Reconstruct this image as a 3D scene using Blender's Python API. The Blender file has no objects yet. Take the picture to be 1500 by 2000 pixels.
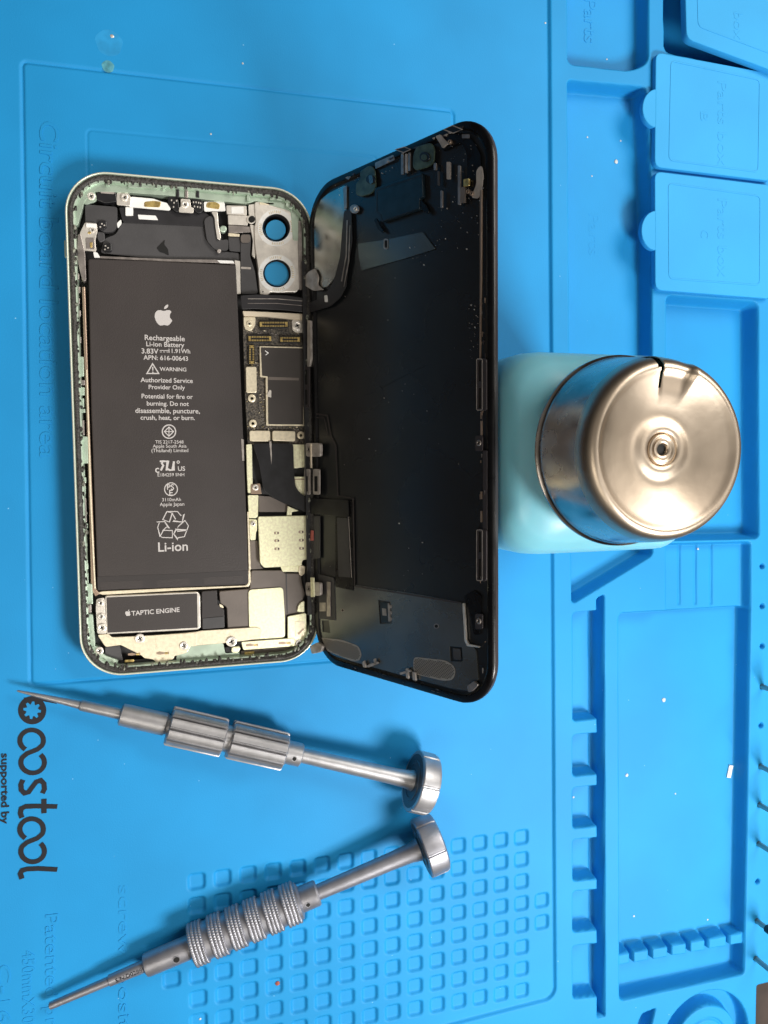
import bpy, math, random
import numpy as np
from mathutils import Matrix, Vector
random.seed(7); np.random.seed(7)
SC = 0.001                                   # everything below is written in millimetres
scene = bpy.context.scene
COL = scene.collection

# ------------------------------------------------------------------ camera
CAM = np.array([23.508, -87.424, 255.630]); FPX = 1514.09
CM = np.array([[0.9593889, 0.0265160, -0.2808376], [-0.0100781, 0.9981586, 0.0598151], [0.2819065, -0.0545556, 0.9578896]])
cd = bpy.data.cameras.new('camera'); cam = bpy.data.objects.new('camera', cd); COL.objects.link(cam)
cd.sensor_fit = 'HORIZONTAL'; cd.sensor_width = 36; cd.lens = FPX / 1500 * 36
cd.clip_start = 0.005; cd.clip_end = 20
mw = Matrix.Identity(4)
for i in range(3):
    for j in range(3): mw[i][j] = CM[i][j]
    mw[i][3] = CAM[i] * SC
cam.matrix_world = mw
scene.camera = cam

# ------------------------------------------------------------------ world and lamps
w = bpy.data.worlds.new('World'); scene.world = w; w.use_nodes = True
nt = w.node_tree; bg = nt.nodes['Background']
tc = nt.nodes.new('ShaderNodeTexCoord'); sp = nt.nodes.new('ShaderNodeSeparateXYZ'); cr = nt.nodes.new('ShaderNodeValToRGB')
nt.links.new(tc.outputs['Generated'], sp.inputs[0]); nt.links.new(sp.outputs['Z'], cr.inputs[0]); nt.links.new(cr.outputs[0], bg.inputs['Color'])
cr.color_ramp.elements[0].position = 0.12; cr.color_ramp.elements[0].color = (0.045, 0.04, 0.036, 1)
cr.color_ramp.elements[1].position = 0.75; cr.color_ramp.elements[1].color = (0.66, 0.60, 0.53, 1)
bg.inputs['Strength'].default_value = 0.30

def area_light(name, loc, target, size, power, color, sizey=None):
    ld = bpy.data.lights.new(name, 'AREA'); ld.energy = power; ld.color = color; ld.size = size * SC
    if sizey: ld.shape = 'RECTANGLE'; ld.size_y = sizey * SC
    o = bpy.data.objects.new(name, ld); COL.objects.link(o)
    o.location = Vector(loc) * SC
    o.rotation_euler = (Vector(target) - Vector(loc)).to_track_quat('-Z', 'Y').to_euler()
    return o
area_light('bench_lamp', (330, -385, 440), (150, -110, 0), 150, 3.8, (1.0, 0.98, 0.94))
area_light('side_panel', (-190, -330, 520), (80, -80, 0), 260, .75, (1.0, 0.93, 0.80), 160)
area_light('ceiling_panel', (470, 220, 480), (150, -60, 0), 380, 3.0, (1.0, 0.95, 0.87), 240)
scene.view_settings.view_transform = 'Standard'; scene.view_settings.look = 'None'
scene.view_settings.exposure = 0.0; scene.view_settings.gamma = 1.0
scene.view_settings.use_curve_mapping = False
scene.render.engine = 'CYCLES'

# ------------------------------------------------------------------ geometry helpers
def U(x, y, z=0.0):                          # a photo pixel to the point of the level plane z (mm)
    d = CM @ np.array([(x - 750) / FPX, (1000 - y) / FPX, -1.0])
    t = (z - CAM[2]) / d[2]
    return (CAM + t * d)[:2]
def PJ(X):
    d = (np.asarray(X, float) - CAM) @ CM
    return np.array([750 + FPX * d[0] / -d[2], 1000 - FPX * d[1] / -d[2]])

class Flat:                                  # level plane frame
    def to(self, V): return np.asarray(V, float)
    def un(self, x, y, h): return U(x, y, h)
FLAT = Flat()
HX, AL = 72.32, 1.120887
class Tilt:                                  # plane of the raised screen: x' along the slope, y' = y, z' = inward normal
    def __init__(s):
        s.o = np.array([HX, 0, 8.0]); s.a = np.array([math.cos(AL), 0, math.sin(AL)])
        s.b = np.array([0, 1.0, 0]); s.n = np.array([-math.sin(AL), 0, math.cos(AL)])
    def to(s, V):
        V = np.asarray(V, float)
        return s.o + V[:, :1] * s.a + V[:, 1:2] * s.b + V[:, 2:3] * s.n
    def un(s, x, y, h):
        d = CM @ np.array([(x - 750) / FPX, (1000 - y) / FPX, -1.0])
        o = s.o + h * s.n
        t = ((o - CAM) @ s.n) / (d @ s.n)
        p = CAM + t * d - s.o
        return np.array([p @ s.a, p @ s.b])
TILT = Tilt()

def rnd(poly, r, seg=4):                     # round the corners of a polygon
    if not r: return [tuple(p) for p in poly]
    out = []; n = len(poly)
    for i in range(n):
        p0, p, p1 = np.array(poly[i - 1], float), np.array(poly[i], float), np.array(poly[(i + 1) % n], float)
        a, b = p0 - p, p1 - p; la, lb = np.linalg.norm(a), np.linalg.norm(b)
        rr = min(r, la * .45, lb * .45); a = a / la * rr; b = b / lb * rr
        for k in range(seg + 1):
            t = k / seg
            out.append(tuple((1 - t) ** 2 * (p + a) + 2 * t * (1 - t) * p + t * t * (p + b)))
    return out
def circ(cx, cy, r, n=32): return [(cx + r * math.cos(2 * math.pi * k / n), cy + r * math.sin(2 * math.pi * k / n)) for k in range(n)]
def area2(l): return sum(l[i - 1][0] * l[i][1] - l[i][0] * l[i - 1][1] for i in range(len(l)))

def geo_from_curve(cu):
    ob = bpy.data.objects.new('t', cu); COL.objects.link(ob)
    dg = bpy.context.evaluated_depsgraph_get(); dg.update()
    me = bpy.data.meshes.new_from_object(ob.evaluated_get(dg))
    n = len(me.vertices); V = np.zeros(n * 3); me.vertices.foreach_get('co', V); V = V.reshape(-1, 3)
    F = [tuple(p.vertices) for p in me.polygons]
    bpy.data.objects.remove(ob); bpy.data.meshes.remove(me); bpy.data.curves.remove(cu)
    return V, F
def plate_geo(loops, ztop, thick, bev=0.0):  # flat plate with holes, optionally with a rounded edge
    cu = bpy.data.curves.new('t', 'CURVE'); cu.dimensions = '2D'; cu.fill_mode = 'BOTH'
    c = np.mean(np.array(loops[0]), axis=0)
    for l in loops:
        s = cu.splines.new('POLY'); s.points.add(len(l) - 1)
        for i, p in enumerate(l): s.points[i].co = (p[0] - c[0], p[1] - c[1], 0, 1)
        s.use_cyclic_u = True
    cu.extrude = max(0.001, thick / 2 - bev); cu.bevel_depth = bev; cu.bevel_resolution = 1; cu.offset = -bev
    V, F = geo_from_curve(cu)
    V = V + np.array([c[0], c[1], ztop - thick / 2])
    return V, F
def text_geo(body, size=1.0, extrude=0.02, bold=0.0, spacing=1.0, shear=0.0, align='CENTER'):
    cu = bpy.data.curves.new('t', 'FONT'); cu.body = body; cu.size = 1.0; cu.extrude = 0.0; cu.offset = bold
    cu.align_x = align; cu.space_character = spacing; cu.shear = shear; cu.resolution_u = 3
    cu.fill_mode = 'FRONT'
    V, F = geo_from_curve(cu)
    return solid_up(V * size, F, extrude)
def solid_up(V, F, h):                       # give a flat front a height h with side walls
    V = np.array(V); n = len(V); V[:, 2] = 0
    T = V.copy(); T[:, 2] = h
    # weld duplicates for edge finding
    cnt = {}
    for f in F:
        for i in range(len(f)):
            a, b = f[i - 1], f[i]
            cnt[(a, b)] = 1
    F2 = [tuple(i + n for i in f) for f in F]
    for (a, b) in list(cnt):
        if (b, a) not in cnt: F2.append((a, b, b + n, a + n))
    return np.vstack([V, T]), F2
def merge(geos):
    Vs, Fs, o = [], [], 0
    for V, F in geos:
        Vs.append(np.asarray(V, float)); Fs += [tuple(i + o for i in f) for f in F]; o += len(V)
    return np.vstack(Vs), Fs

def stroke_geo(pts, wd, h, closed=False):    # ribbon of width wd along a polyline, height h
    P = [np.array(p, float) for p in pts]; n = len(P); L, R_ = [], []
    for i in range(n):
        a = P[i - 1] if (i > 0 or closed) else P[i]; b = P[(i + 1) % n] if (i < n - 1 or closed) else P[i]
        t = b - a; t = t / (np.linalg.norm(t) + 1e-9)
        d1 = P[i] - a; d2 = b - P[i]
        m = 1.0
        if np.linalg.norm(d1) > 1e-6 and np.linalg.norm(d2) > 1e-6:
            c = (d1 @ d2) / np.linalg.norm(d1) / np.linalg.norm(d2); m = 1 / max(.5, math.sqrt(max(0, (1 + c) / 2)))
        nn = np.array([-t[1], t[0]]) * wd / 2 * m
        L.append(P[i] + nn); R_.append(P[i] - nn)
    V = [(p[0], p[1], h) for p in L] + [(p[0], p[1], h) for p in R_]
    V += [(p[0], p[1], 0) for p in L] + [(p[0], p[1], 0) for p in R_]
    F = []
    for i in range(n if closed else n - 1):
        j = (i + 1) % n
        F += [(i, i + n, j + n, j), (i, j, j + 2 * n, i + 2 * n), (i + n, i + 3 * n, j + 3 * n, j + n)]
    return np.array(V, float), F
def box_geo(x0, x1, y0, y1, z0, z1):
    V = np.array([(x, y, z) for x in (x0, x1) for y in (y0, y1) for z in (z0, z1)], float)
    return V, [(0, 1, 3, 2), (4, 6, 7, 5), (0, 4, 5, 1), (2, 3, 7, 6), (0, 2, 6, 4), (1, 5, 7, 3)]
def lathe_geo(prof, n=48, mod=None):         # profile of (r, z) round the z axis
    V = []; F = []
    for k, (r, z) in enumerate(prof):
        for i in range(n):
            a = 2 * math.pi * i / n; rr = r if mod is None else mod(r, z, a, k)
            V.append((rr * math.cos(a), rr * math.sin(a), z))
    for k in range(len(prof) - 1):
        for i in range(n):
            j = (i + 1) % n
            F.append((k * n + i, k * n + j, (k + 1) * n + j, (k + 1) * n + i))
    if prof[0][0] > 1e-4: F.append(tuple(range(n - 1, -1, -1)))
    if prof[-1][0] > 1e-4: F.append(tuple((len(prof) - 1) * n + i for i in range(n)))
    return np.array(V, float), F
def rrect(x0, x1, y0, y1, r, n=10):
    out = []
    for cx, cy, a0 in ((x1 - r, y1 - r, 0), (x0 + r, y1 - r, 90), (x0 + r, y0 + r, 180), (x1 - r, y0 + r, 270)):
        for k in range(n + 1):
            a = math.radians(a0 + 90 * k / n); out.append((cx + r * math.cos(a), cy + r * math.sin(a)))
    return out
def sweep_geo(x0, x1, y0, y1, R, prof, jitter=0.0, dens=None):   # rounded rectangle rings, prof = (inset, z), open ends
    V = []; F = []; n = None
    for ins, z in prof:
        l = rrect(x0 + ins, x1 - ins, y0 + ins, y1 - ins, max(.3, R - ins), 12)
        if dens:
            m = []
            for i in range(len(l)):
                a, b = np.array(l[i]), np.array(l[(i + 1) % len(l)])
                k = max(1, int(dens[i] if isinstance(dens, list) else 1))
                for q in range(k): m.append(tuple(a + (b - a) * q / k))
            l = m
        n = len(l)
        for p in l:
            j = jitter * (random.random() - .5)
            V.append((p[0] + j * .6, p[1] + j * .6, z + j))
    for k in range(len(prof) - 1):
        for i in range(n):
            j = (i + 1) % n
            F.append((k * n + i, k * n + j, (k + 1) * n + j, (k + 1) * n + i))
    return np.array(V, float), F

# ------------------------------------------------------------------ object helpers
def root_loc(o):
    while o is not None and o.parent is not None: o = o.parent
    return np.array(o.get('_base', (0, 0, 0))) if False else (np.array(o.location) / SC if o is not None else np.zeros(3))
def mk(name, geo, mat, parent=None, smooth=None, base=None):
    V, F = geo
    V = np.asarray(V, float)
    loc = np.zeros(3)
    if parent is not None: V = V - root_loc(parent)
    elif base is not None: loc = np.array(base, float); V = V - loc
    me = bpy.data.meshes.new(name); me.from_pydata((V * SC).tolist(), [], F)
    me.materials.append(mat)
    if smooth is not None:
        me.polygons.foreach_set('use_smooth', [True] * len(me.polygons))
        me.set_sharp_from_angle(angle=math.radians(smooth))
    me.update()
    o = bpy.data.objects.new(name, me); COL.objects.link(o)
    if parent is not None: o.parent = parent
    else: o.location = loc * SC
    return o
def thing(name, label, cat, loc, group=None):
    o = bpy.data.objects.new(name, None); COL.objects.link(o); o.location = Vector(loc) * SC
    o.empty_display_size = 0.01
    o['label'] = label; o['category'] = cat
    if group: o['group'] = group
    return o
def tag(o, label, cat, group=None):
    o['label'] = label; o['category'] = cat
    if group: o['group'] = group
    return o

# ------------------------------------------------------------------ materials
def pbr(name, col, rough=.5, metal=0., var=0., vscale=200., bump=0., bscale=1500., spec=None, coat=0., rvar=0., col2=None, detail=3, trans=0., ior=None, sss=0., aniso=0.):
    m = bpy.data.materials.new(name); m.use_nodes = True; n = m.node_tree.nodes; l = m.node_tree.links
    b = n['Principled BSDF']
    b.inputs['Base Color'].default_value = (*col, 1); b.inputs['Roughness'].default_value = rough; b.inputs['Metallic'].default_value = metal
    if spec is not None: b.inputs['Specular IOR Level'].default_value = spec
    if coat: b.inputs['Coat Weight'].default_value = coat; b.inputs['Coat Roughness'].default_value = .08
    if trans: b.inputs['Transmission Weight'].default_value = trans
    if ior: b.inputs['IOR'].default_value = ior
    if sss: b.inputs['Subsurface Weight'].default_value = sss; b.inputs['Subsurface Radius'].default_value = (.3, .8, 1); b.inputs['Subsurface Scale'].default_value = .006
    tcn = n.new('ShaderNodeTexCoord')
    if var or col2 is not None or rvar:
        nz = n.new('ShaderNodeTexNoise'); nz.inputs['Scale'].default_value = vscale; nz.inputs['Detail'].default_value = detail
        l.new(tcn.outputs['Object'], nz.inputs['Vector'])
        if var or col2 is not None:
            r = n.new('ShaderNodeValToRGB'); c2 = col2 if col2 is not None else tuple(min(1, c * (1 + var)) for c in col)
            c1 = col if col2 is not None else tuple(c * (1 - var) for c in col)
            r.color_ramp.elements[0].position = .35; r.color_ramp.elements[1].position = .65
            r.color_ramp.elements[0].color = (*c1, 1); r.color_ramp.elements[1].color = (*c2, 1)
            l.new(nz.outputs['Fac'], r.inputs[0]); l.new(r.outputs[0], b.inputs['Base Color'])
        if rvar:
            mr = n.new('ShaderNodeMapRange'); mr.inputs['From Min'].default_value = .3; mr.inputs['From Max'].default_value = .7
            mr.inputs['To Min'].default_value = max(0, rough - rvar); mr.inputs['To Max'].default_value = min(1, rough + rvar)
            l.new(nz.outputs['Fac'], mr.inputs['Value']); l.new(mr.outputs[0], b.inputs['Roughness'])
    if bump:
        nb = n.new('ShaderNodeTexNoise'); nb.inputs['Scale'].default_value = bscale; nb.inputs['Detail'].default_value = 4
        l.new(tcn.outputs['Object'], nb.inputs['Vector'])
        bp = n.new('ShaderNodeBump'); bp.inputs['Strength'].default_value = bump; bp.inputs['Distance'].default_value = .0002
        l.new(nb.outputs['Fac'], bp.inputs['Height']); l.new(bp.outputs[0], b.inputs['Normal'])
    return m
def add_specks(m, scale, radius, col, seed=0., keep=.5):   # scattered dust grains on a material
    n = m.node_tree.nodes; l = m.node_tree.links; b = n['Principled BSDF']
    tcn = n.new('ShaderNodeTexCoord'); vo = n.new('ShaderNodeTexVoronoi'); vo.inputs['Scale'].default_value = scale
    mp = n.new('ShaderNodeMapping'); mp.inputs['Location'].default_value = (seed, seed * .7, 0)
    l.new(tcn.outputs['Object'], mp.inputs[0]); l.new(mp.outputs[0], vo.inputs['Vector'])
    lt = n.new('ShaderNodeMath'); lt.operation = 'LESS_THAN'; lt.inputs[1].default_value = radius
    l.new(vo.outputs['Distance'], lt.inputs[0])
    sep = n.new('ShaderNodeSeparateXYZ'); l.new(vo.outputs['Color'], sep.inputs[0])
    gt = n.new('ShaderNodeMath'); gt.operation = 'GREATER_THAN'; gt.inputs[1].default_value = 1 - keep
    l.new(sep.outputs['X'], gt.inputs[0])
    mu = n.new('ShaderNodeMath'); mu.operation = 'MULTIPLY'; l.new(lt.outputs[0], mu.inputs[0]); l.new(gt.outputs[0], mu.inputs[1])
    mx = n.new('ShaderNodeMix'); mx.data_type = 'RGBA'
    l.new(mu.outputs[0], mx.inputs['Factor'])
    src = b.inputs['Base Color'].links[0].from_socket if b.inputs['Base Color'].links else None
    if src: l.new(src, mx.inputs['A'])
    else: mx.inputs['A'].default_value = b.inputs['Base Color'].default_value
    mx.inputs['B'].default_value = (*col, 1)
    l.new(mx.outputs['Result'], b.inputs['Base Color'])
    return m

BLUE = (0.012, 0.265, 0.60)
m_mat = pbr('blue_silicone', BLUE, .58, var=.06, vscale=22, bump=.18, bscale=2200, spec=.25)
add_specks(m_mat, 260, .05, (.2, .5, .78), 0, .08)
m_lid = pbr('blue_silicone_lid', (0.03, .33, .69), .58, var=.04, vscale=30, bump=.15, bscale=2500, spec=.25)
m_desk = pbr('dark_desk', (.045, .03, .024), .45, var=.35, vscale=60, bump=.2, bscale=900)
m_mint = pbr('mint_metal', (.50, .61, .50), .38, .55, var=.12, vscale=180, bump=.1)
m_rim = pbr('pale_rim_metal', (.78, .80, .66), .3, .35)
m_gasket = pbr('black_adhesive', (.006, .005, .005), .5, col2=(.05, .045, .04), vscale=2200, bump=1., bscale=1800)
m_floor = pbr('black_inner_film', (.02, .02, .022), .5, var=.3, vscale=150)
m_gray = pbr('dark_gray_film', (.055, .053, .056), .5, var=.12, vscale=120, bump=.15, spec=.5)
m_warmgray = pbr('speaker_plastic', (.15, .125, .11), .48, var=.08, vscale=150, bump=.2)
m_black = pbr('black_plastic', (.012, .012, .014), .35, var=.3, vscale=300)
m_flex = pbr('black_flex', (.022, .021, .024), .38, spec=.5, var=.2, vscale=120)
m_steel = pbr('bright_steel', (.86, .81, .74), .34, .6, var=.12, vscale=300, bump=.15)
m_cream = pbr('nickel_shield', (.90, .80, .60), .36, .4, var=.08, vscale=900, bump=.25, bscale=3000)
m_sim = pbr('speckled_shield', (.95, .90, .62), .36, .3, var=.1, vscale=1200, bump=.4, bscale=3500)
m_foam = pbr('cream_foam', (.72, .62, .48), .8, bump=.3)
m_white = pbr('white_tape', (.86, .85, .83), .5, var=.06, vscale=300)
m_gold = pbr('gold_contact', (.80, .58, .22), .3, .8, var=.3, vscale=900, bump=.3)
m_brown = pbr('bronze_strip', (.45, .33, .25), .35, .7)
m_hole = pbr('dark_recess', (.004, .004, .004), .8)
m_batt = pbr('battery_wrap', (.044, .037, .036), .46, var=.07, vscale=60, bump=.25, bscale=2500, spec=.45)
m_battflap = pbr('battery_flap', (.036, .031, .031), .42, var=.06, vscale=60)
m_print = pbr('grey_print', (.54, .51, .50), .6)
m_pcb = pbr('circuit_board', (.018, .016, .015), .45, col2=(.13, .11, .085), vscale=2200, bump=.8, bscale=2600, detail=1)
m_chip = pbr('shield_sticker', (.05, .043, .04), .42, var=.1, vscale=120, bump=.1)
m_conn = pbr('connector_gold', (.72, .60, .36), .35, .6, col2=(.25, .19, .1), vscale=3500)
m_glassblk = pbr('screen_back_film', (.011, .0125, .0145), .28, spec=.6, rvar=.05, vscale=40)
add_specks(m_glassblk, 330, .045, (.25, .24, .22), .3, .35)
m_screenplate = pbr('screen_back_plate', (.17, .18, .18), .26, .75, var=.12, vscale=60, rvar=.05)
add_specks(m_screenplate, 420, .04, (.5, .5, .5), .9, .3)
m_mirror = pbr('screen_bare_metal', (.48, .48, .44), .22, .95, var=.25, vscale=90, rvar=.1)
m_frame = pbr('screen_frame', (.006, .006, .007), .3, spec=.3, rvar=.1, vscale=200)
m_edge = pbr('screen_edge', (.06, .052, .055), .35, .3)
m_bar = pbr('dull_metal_bar', (.38, .34, .32), .35, .7, var=.2, vscale=500)
m_mesh = pbr('grille_mesh', (.42, .38, .34), .5, .4)
m_green = pbr('greenish_seal', (.08, .12, .09), .3, .1, var=.4, vscale=400, trans=.2)
m_clip = pbr('smoky_clip', (.42, .38, .35), .25, .1, var=.2, vscale=400)
m_blueplate = pbr('earpiece_cover', (.012, .028, .042), .35, .2, var=.2, vscale=300)
m_tool = pbr('tool_metal', (.43, .425, .44), .42, .75, var=.08, vscale=300, bump=.25, bscale=3000)
m_tool2 = pbr('tool_metal_grey', (.33, .33, .365), .42, .75, var=.08, vscale=300, bump=.25, bscale=3000)
m_toolface = pbr('tool_dark_face', (.07, .09, .11), .4, .4)
m_bottle = pbr('turquoise_plastic', (.22, .56, .68), .34, sss=.5, var=.06, vscale=30, spec=.5)
m_ink = pbr('black_ink', (.004, .004, .009), .7)
m_red = pbr('red_sticker', (.5, .12, .1), .5)
m_crumb = pbr('white_crumb', (.5, .56, .58), .6)
m_rust = pbr('rust_spot', (.35, .08, .05), .6, var=.3, vscale=900)
m_bit = pbr('bit_steel', (.30, .36, .34), .35, .7)

# stainless cap: brushed dome, stains with their own shapes
m_cap = pbr('stainless_cap', (.50, .45, .41), .24, 1., rvar=.1, vscale=120, var=.18)
m_captop = pbr('stainless_dish', (.68, .57, .45), .36, 1., rvar=.09, vscale=55, col2=(.47, .39, .31), bump=.25, bscale=260)

# ------------------------------------------------------------------ desk and mat (height field)
desk = mk('desk', (np.array([(-900, -1100, -14.2), (1100, -1100, -14.2), (1100, 900, -14.2), (-900, 900, -14.2)], float), [(0, 1, 2, 3)]), m_desk)
desk['kind'] = 'structure'

GS = .36
X0, X1, Y0, Y1 = -40.0, 274.0, -345.0, 108.0
nx = int((X1 - X0) / GS); ny = int((Y1 - Y0) / GS)
xs = np.linspace(X0, X1, nx); ys = np.linspace(Y0, Y1, ny)
GX, GY = np.meshgrid(xs, ys)
RZ = 1.2                                      # level of the raised border
Hh = np.full(GX.shape, RZ)
def sdf(poly, r, X, Y):                       # rounded convex polygon, negative inside
    P = [np.array(p, float) for p in poly]
    if area2(poly) < 0: P = P[::-1]
    mxv = None; sq = 0
    for i in range(len(P)):
        a, b = P[i - 1], P[i]; e = (b - a) / np.linalg.norm(b - a); nn = np.array([e[1], -e[0]])
        d = (X - a[0]) * nn[0] + (Y - a[1]) * nn[1] + r
        mxv = d if mxv is None else np.maximum(mxv, d)
        sq = sq + np.maximum(d, 0) ** 2
    return np.minimum(mxv, 0) + np.sqrt(sq) - r
def window(poly, pad):
    a = np.array(poly); x0, y0 = a.min(0) - pad; x1, y1 = a.max(0) + pad
    i0, i1 = np.searchsorted(xs, [x0, x1]); j0, j1 = np.searchsorted(ys, [y0, y1])
    return slice(max(0, j0), j1 + 1), slice(max(0, i0), i1 + 1)
def sm(t): t = np.clip(t, 0, 1); return t * t * (3 - 2 * t)
def pocket(poly, floor, wall=1.2, r=2.0, px=True, z=RZ, raise_=False):
    if px: poly = [tuple(U(x, y, z)) for x, y in poly]
    s = window(poly, 3); X, Y = GX[s], GY[s]
    t = sm(-sdf(poly, r, X, Y) / wall)
    v = Hh[s] * (1 - t) + floor * t
    Hh[s] = np.maximum(Hh[s], v) if raise_ else np.minimum(Hh[s], v)
def groove(poly, wd, dep, r=1.5, px=True, z=0., up=False):
    if px: poly = [tuple(U(x, y, z)) for x, y in poly]
    s = window(poly, 3); d = np.abs(sdf(poly, r, GX[s], GY[s]))
    t = sm(1 - d / wd)
    Hh[s] += (dep if up else -dep) * t
# main recessed work area
ra, rb = U(1077, 0, RZ), U(1088, 1952, RZ); rc = U(1000, 1975, RZ)
dirn = (rc - rb) / np.linalg.norm(rc - rb)
main = [(-80, Y1 + 20), tuple(ra + (ra - rb) / np.linalg.norm(ra - rb) * 40), tuple(rb), tuple(rb + dirn * 270)]
pocket(main, 0.0, 1.0, 5.0, px=False)
# board location outline and the inner outline
bl = [(43, 120), (885, 217), (905, 1270), (60, 1338)]
pb = [tuple(U(x, y, 0)) for x, y in bl]
groove(pb, .75, .55, 1.5, px=False)
inr = [(170, 253), (735, 306), (760, 1240), (185, 1262)]
groove(inr, .45, .22, 1.5)
# thin channel left of the parts trays (soft line)
# tray pockets
pocket([(1107, -60), (1268, -50), (1268, 122), (1237, 141), (1108, 126)], -5.6, 1.6, 2.5)
pocket([(1107, 154), (1262, 168), (1274, 330), (1277, 1085), (1116, 1183)], -6.0, 1.6, 2.0)
pocket([(1294, -80), (1520, -50), (1520, 150), (1296, 103)], -13.5, 1.2, 3)
pocket([(1300, 574), (1483, 588), (1485, 1054), (1302, 1058)], -6.8, 2.2, 3)
# ramped rim at the top of that tray
pocket([(1207, 1196), (1468, 1181), (1456, 1905), (1209, 1958)], -6.0, 1.8, 2.5)
pocket([(1300, 1060), (1468, 1056), (1468, 1200), (1300, 1200)], -3.2, 1.6, 2.0)
for xx in (1309, 1342, 1374, 1405):
    pocket([(xx - 4, 1062), (xx + 3, 1062), (xx + 3, 1186), (xx - 4, 1186)], -4.1, .9, .4)
# comb bar in the long tray
pocket([(1208, 1866), (1456, 1822), (1456, 1848), (1208, 1893)], .2, .9, .6, raise_=True)
for k, xx in enumerate((1237, 1274, 1311, 1348, 1384, 1426)):
    yy = 1862 - (xx - 1208) * .178
    pocket([(xx - 5, yy - 4), (xx + 5, yy - 6), (xx + 5, yy + 34), (xx - 5, yy + 36)], -5.4, .8, .3)
# narrow slotted channel with teeth
pocket([(1165, 1168), (1181, 1160), (1183, 1986), (1166, 1990)], -6.4, .8, .8)
for ya, yb in ((1196, 1408), (1435, 1516), (1538, 1618), (1640, 1721), (1741, 1821), (1847, 1951)):
    pocket([(1118, ya), (1176, ya - 6), (1176, yb - 4), (1118, yb + 2)], -5.6, 1.2, 1.6)
# round seat at the corner
def ring(cx, cy, r0, r1, floor, wall=1.2):
    c = U(cx, cy, RZ); k = np.linalg.norm(U(cx, cy + 10, RZ) - c) / 10
    d = np.hypot(GX - c[0], GY - c[1]) / k
    t = sm((d - r0) * k / wall) * sm((r1 - d) * k / wall)
    np.copyto(Hh, np.minimum(Hh, Hh * (1 - t) + floor * t))
ring(1378, 2034, 66, 98, -5.0)
ring(1378, 2034, 40, 46, .4, .5)
ring(1378, 2034, -50, 20, -3.0)
pocket([(1254, 1980), (1283, 1968), (1262, 2060), (1220, 2060)], -5.0, 1.2, 1)
# holes along the edge
HOLES = [(1489, 1106), (1489, 1184), (1489, 1262), (1487, 1417), (1480, 1722)]
RODS = [(1489, 1341), (1486, 1497), (1484, 1572), (1482, 1648), (1479, 1799), (1477, 1873)]
for hx_, hy_ in HOLES + RODS:
    c = U(hx_, hy_, RZ); s = window([tuple(c)], 3)
    d = np.hypot(GX[s] - c[0], GY[s] - c[1]); t = sm((1.25 - d) / .6)
    Hh[s] = Hh[s] * (1 - t) + (-3.0) * t
# small square wells
g = {k: U(*v, 0) for k, v in dict(a=(384, 1722), b=(1019, 1636), c=(388, 1996), d=(1019, 1893)).items()}
def well(c_, r_):
    u, v = c_ / 14, r_ / 6
    p = g['a'] * (1 - u) * (1 - v) + g['b'] * u * (1 - v) + g['c'] * (1 - u) * v + g['d'] * u * v
    hw = 3.15
    pocket([(p[0] - hw, p[1] - hw), (p[0] + hw, p[1] - hw), (p[0] + hw, p[1] + hw), (p[0] - hw, p[1] + hw)], -1.0, 1.15, 1.7, px=False)
for c_ in range(15):
    for r_ in range(8): well(c_, r_)
well(-1, 4); well(15, 3); well(15, 4)
# gentle waviness of the soft rubber
Hh += .10 * np.sin(GX / 31 + .6) * np.sin(GY / 43) + .05 * np.sin(GX / 9 + GY / 17)
Hh[(np.abs(GX - 37) < 46) & (np.abs(GY + 75) < 84)] *= 1.0
# outline of the mat
ec = U(1479, 1926, RZ); cut = (GX > ec[0]) & (GY < ec[1])
idx = np.arange(nx * ny).reshape(ny, nx)
inside = ~cut
fq = inside[:-1, :-1] & inside[1:, :-1] & inside[:-1, 1:] & inside[1:, 1:]
edge = np.zeros_like(inside); edge[0, :] = edge[-1, :] = True; edge[:, 0] = edge[:, -1] = True
nb = np.zeros_like(inside); nb[:-1] |= cut[1:]; nb[1:] |= cut[:-1]; nb[:, :-1] |= cut[:, 1:]; nb[:, 1:] |= cut[:, :-1]
edge |= nb & inside
Hh[edge] = -14.1
V = np.stack([GX, GY, Hh], -1).reshape(-1, 3) * SC
q = np.stack([idx[:-1, :-1], idx[:-1, 1:], idx[1:, 1:], idx[1:, :-1]], -1)[fq]
used = np.zeros(nx * ny, bool); used[q.ravel()] = True
remap = np.cumsum(used) - 1; V = V[used]; q = remap[q]
me = bpy.data.meshes.new('work_surface'); me.vertices.add(len(V)); me.vertices.foreach_set('co', V.ravel())
me.loops.add(q.size); me.loops.foreach_set('vertex_index', q.ravel().astype(np.int32))
me.polygons.add(len(q)); me.polygons.foreach_set('loop_start', (np.arange(len(q)) * 4).astype(np.int32))
me.polygons.foreach_set('use_smooth', np.ones(len(q), bool)); me.update(calc_edges=True); me.validate()
me.materials.append(m_mat)
MAT = thing('repair_mat', 'large bright blue silicone repair mat with moulded trays, square wells and black printed lettering', 'mat', (0, 0, 0))
o = bpy.data.objects.new('work_surface', me); COL.objects.link(o); o.parent = MAT

def zmat(x, y):
    i = int(round((x - X0) / (X1 - X0) * (nx - 1))); j = int(round((y - Y0) / (Y1 - Y0) * (ny - 1)))
    return float(Hh[min(max(j, 0), ny - 1), min(max(i, 0), nx - 1)])

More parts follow.
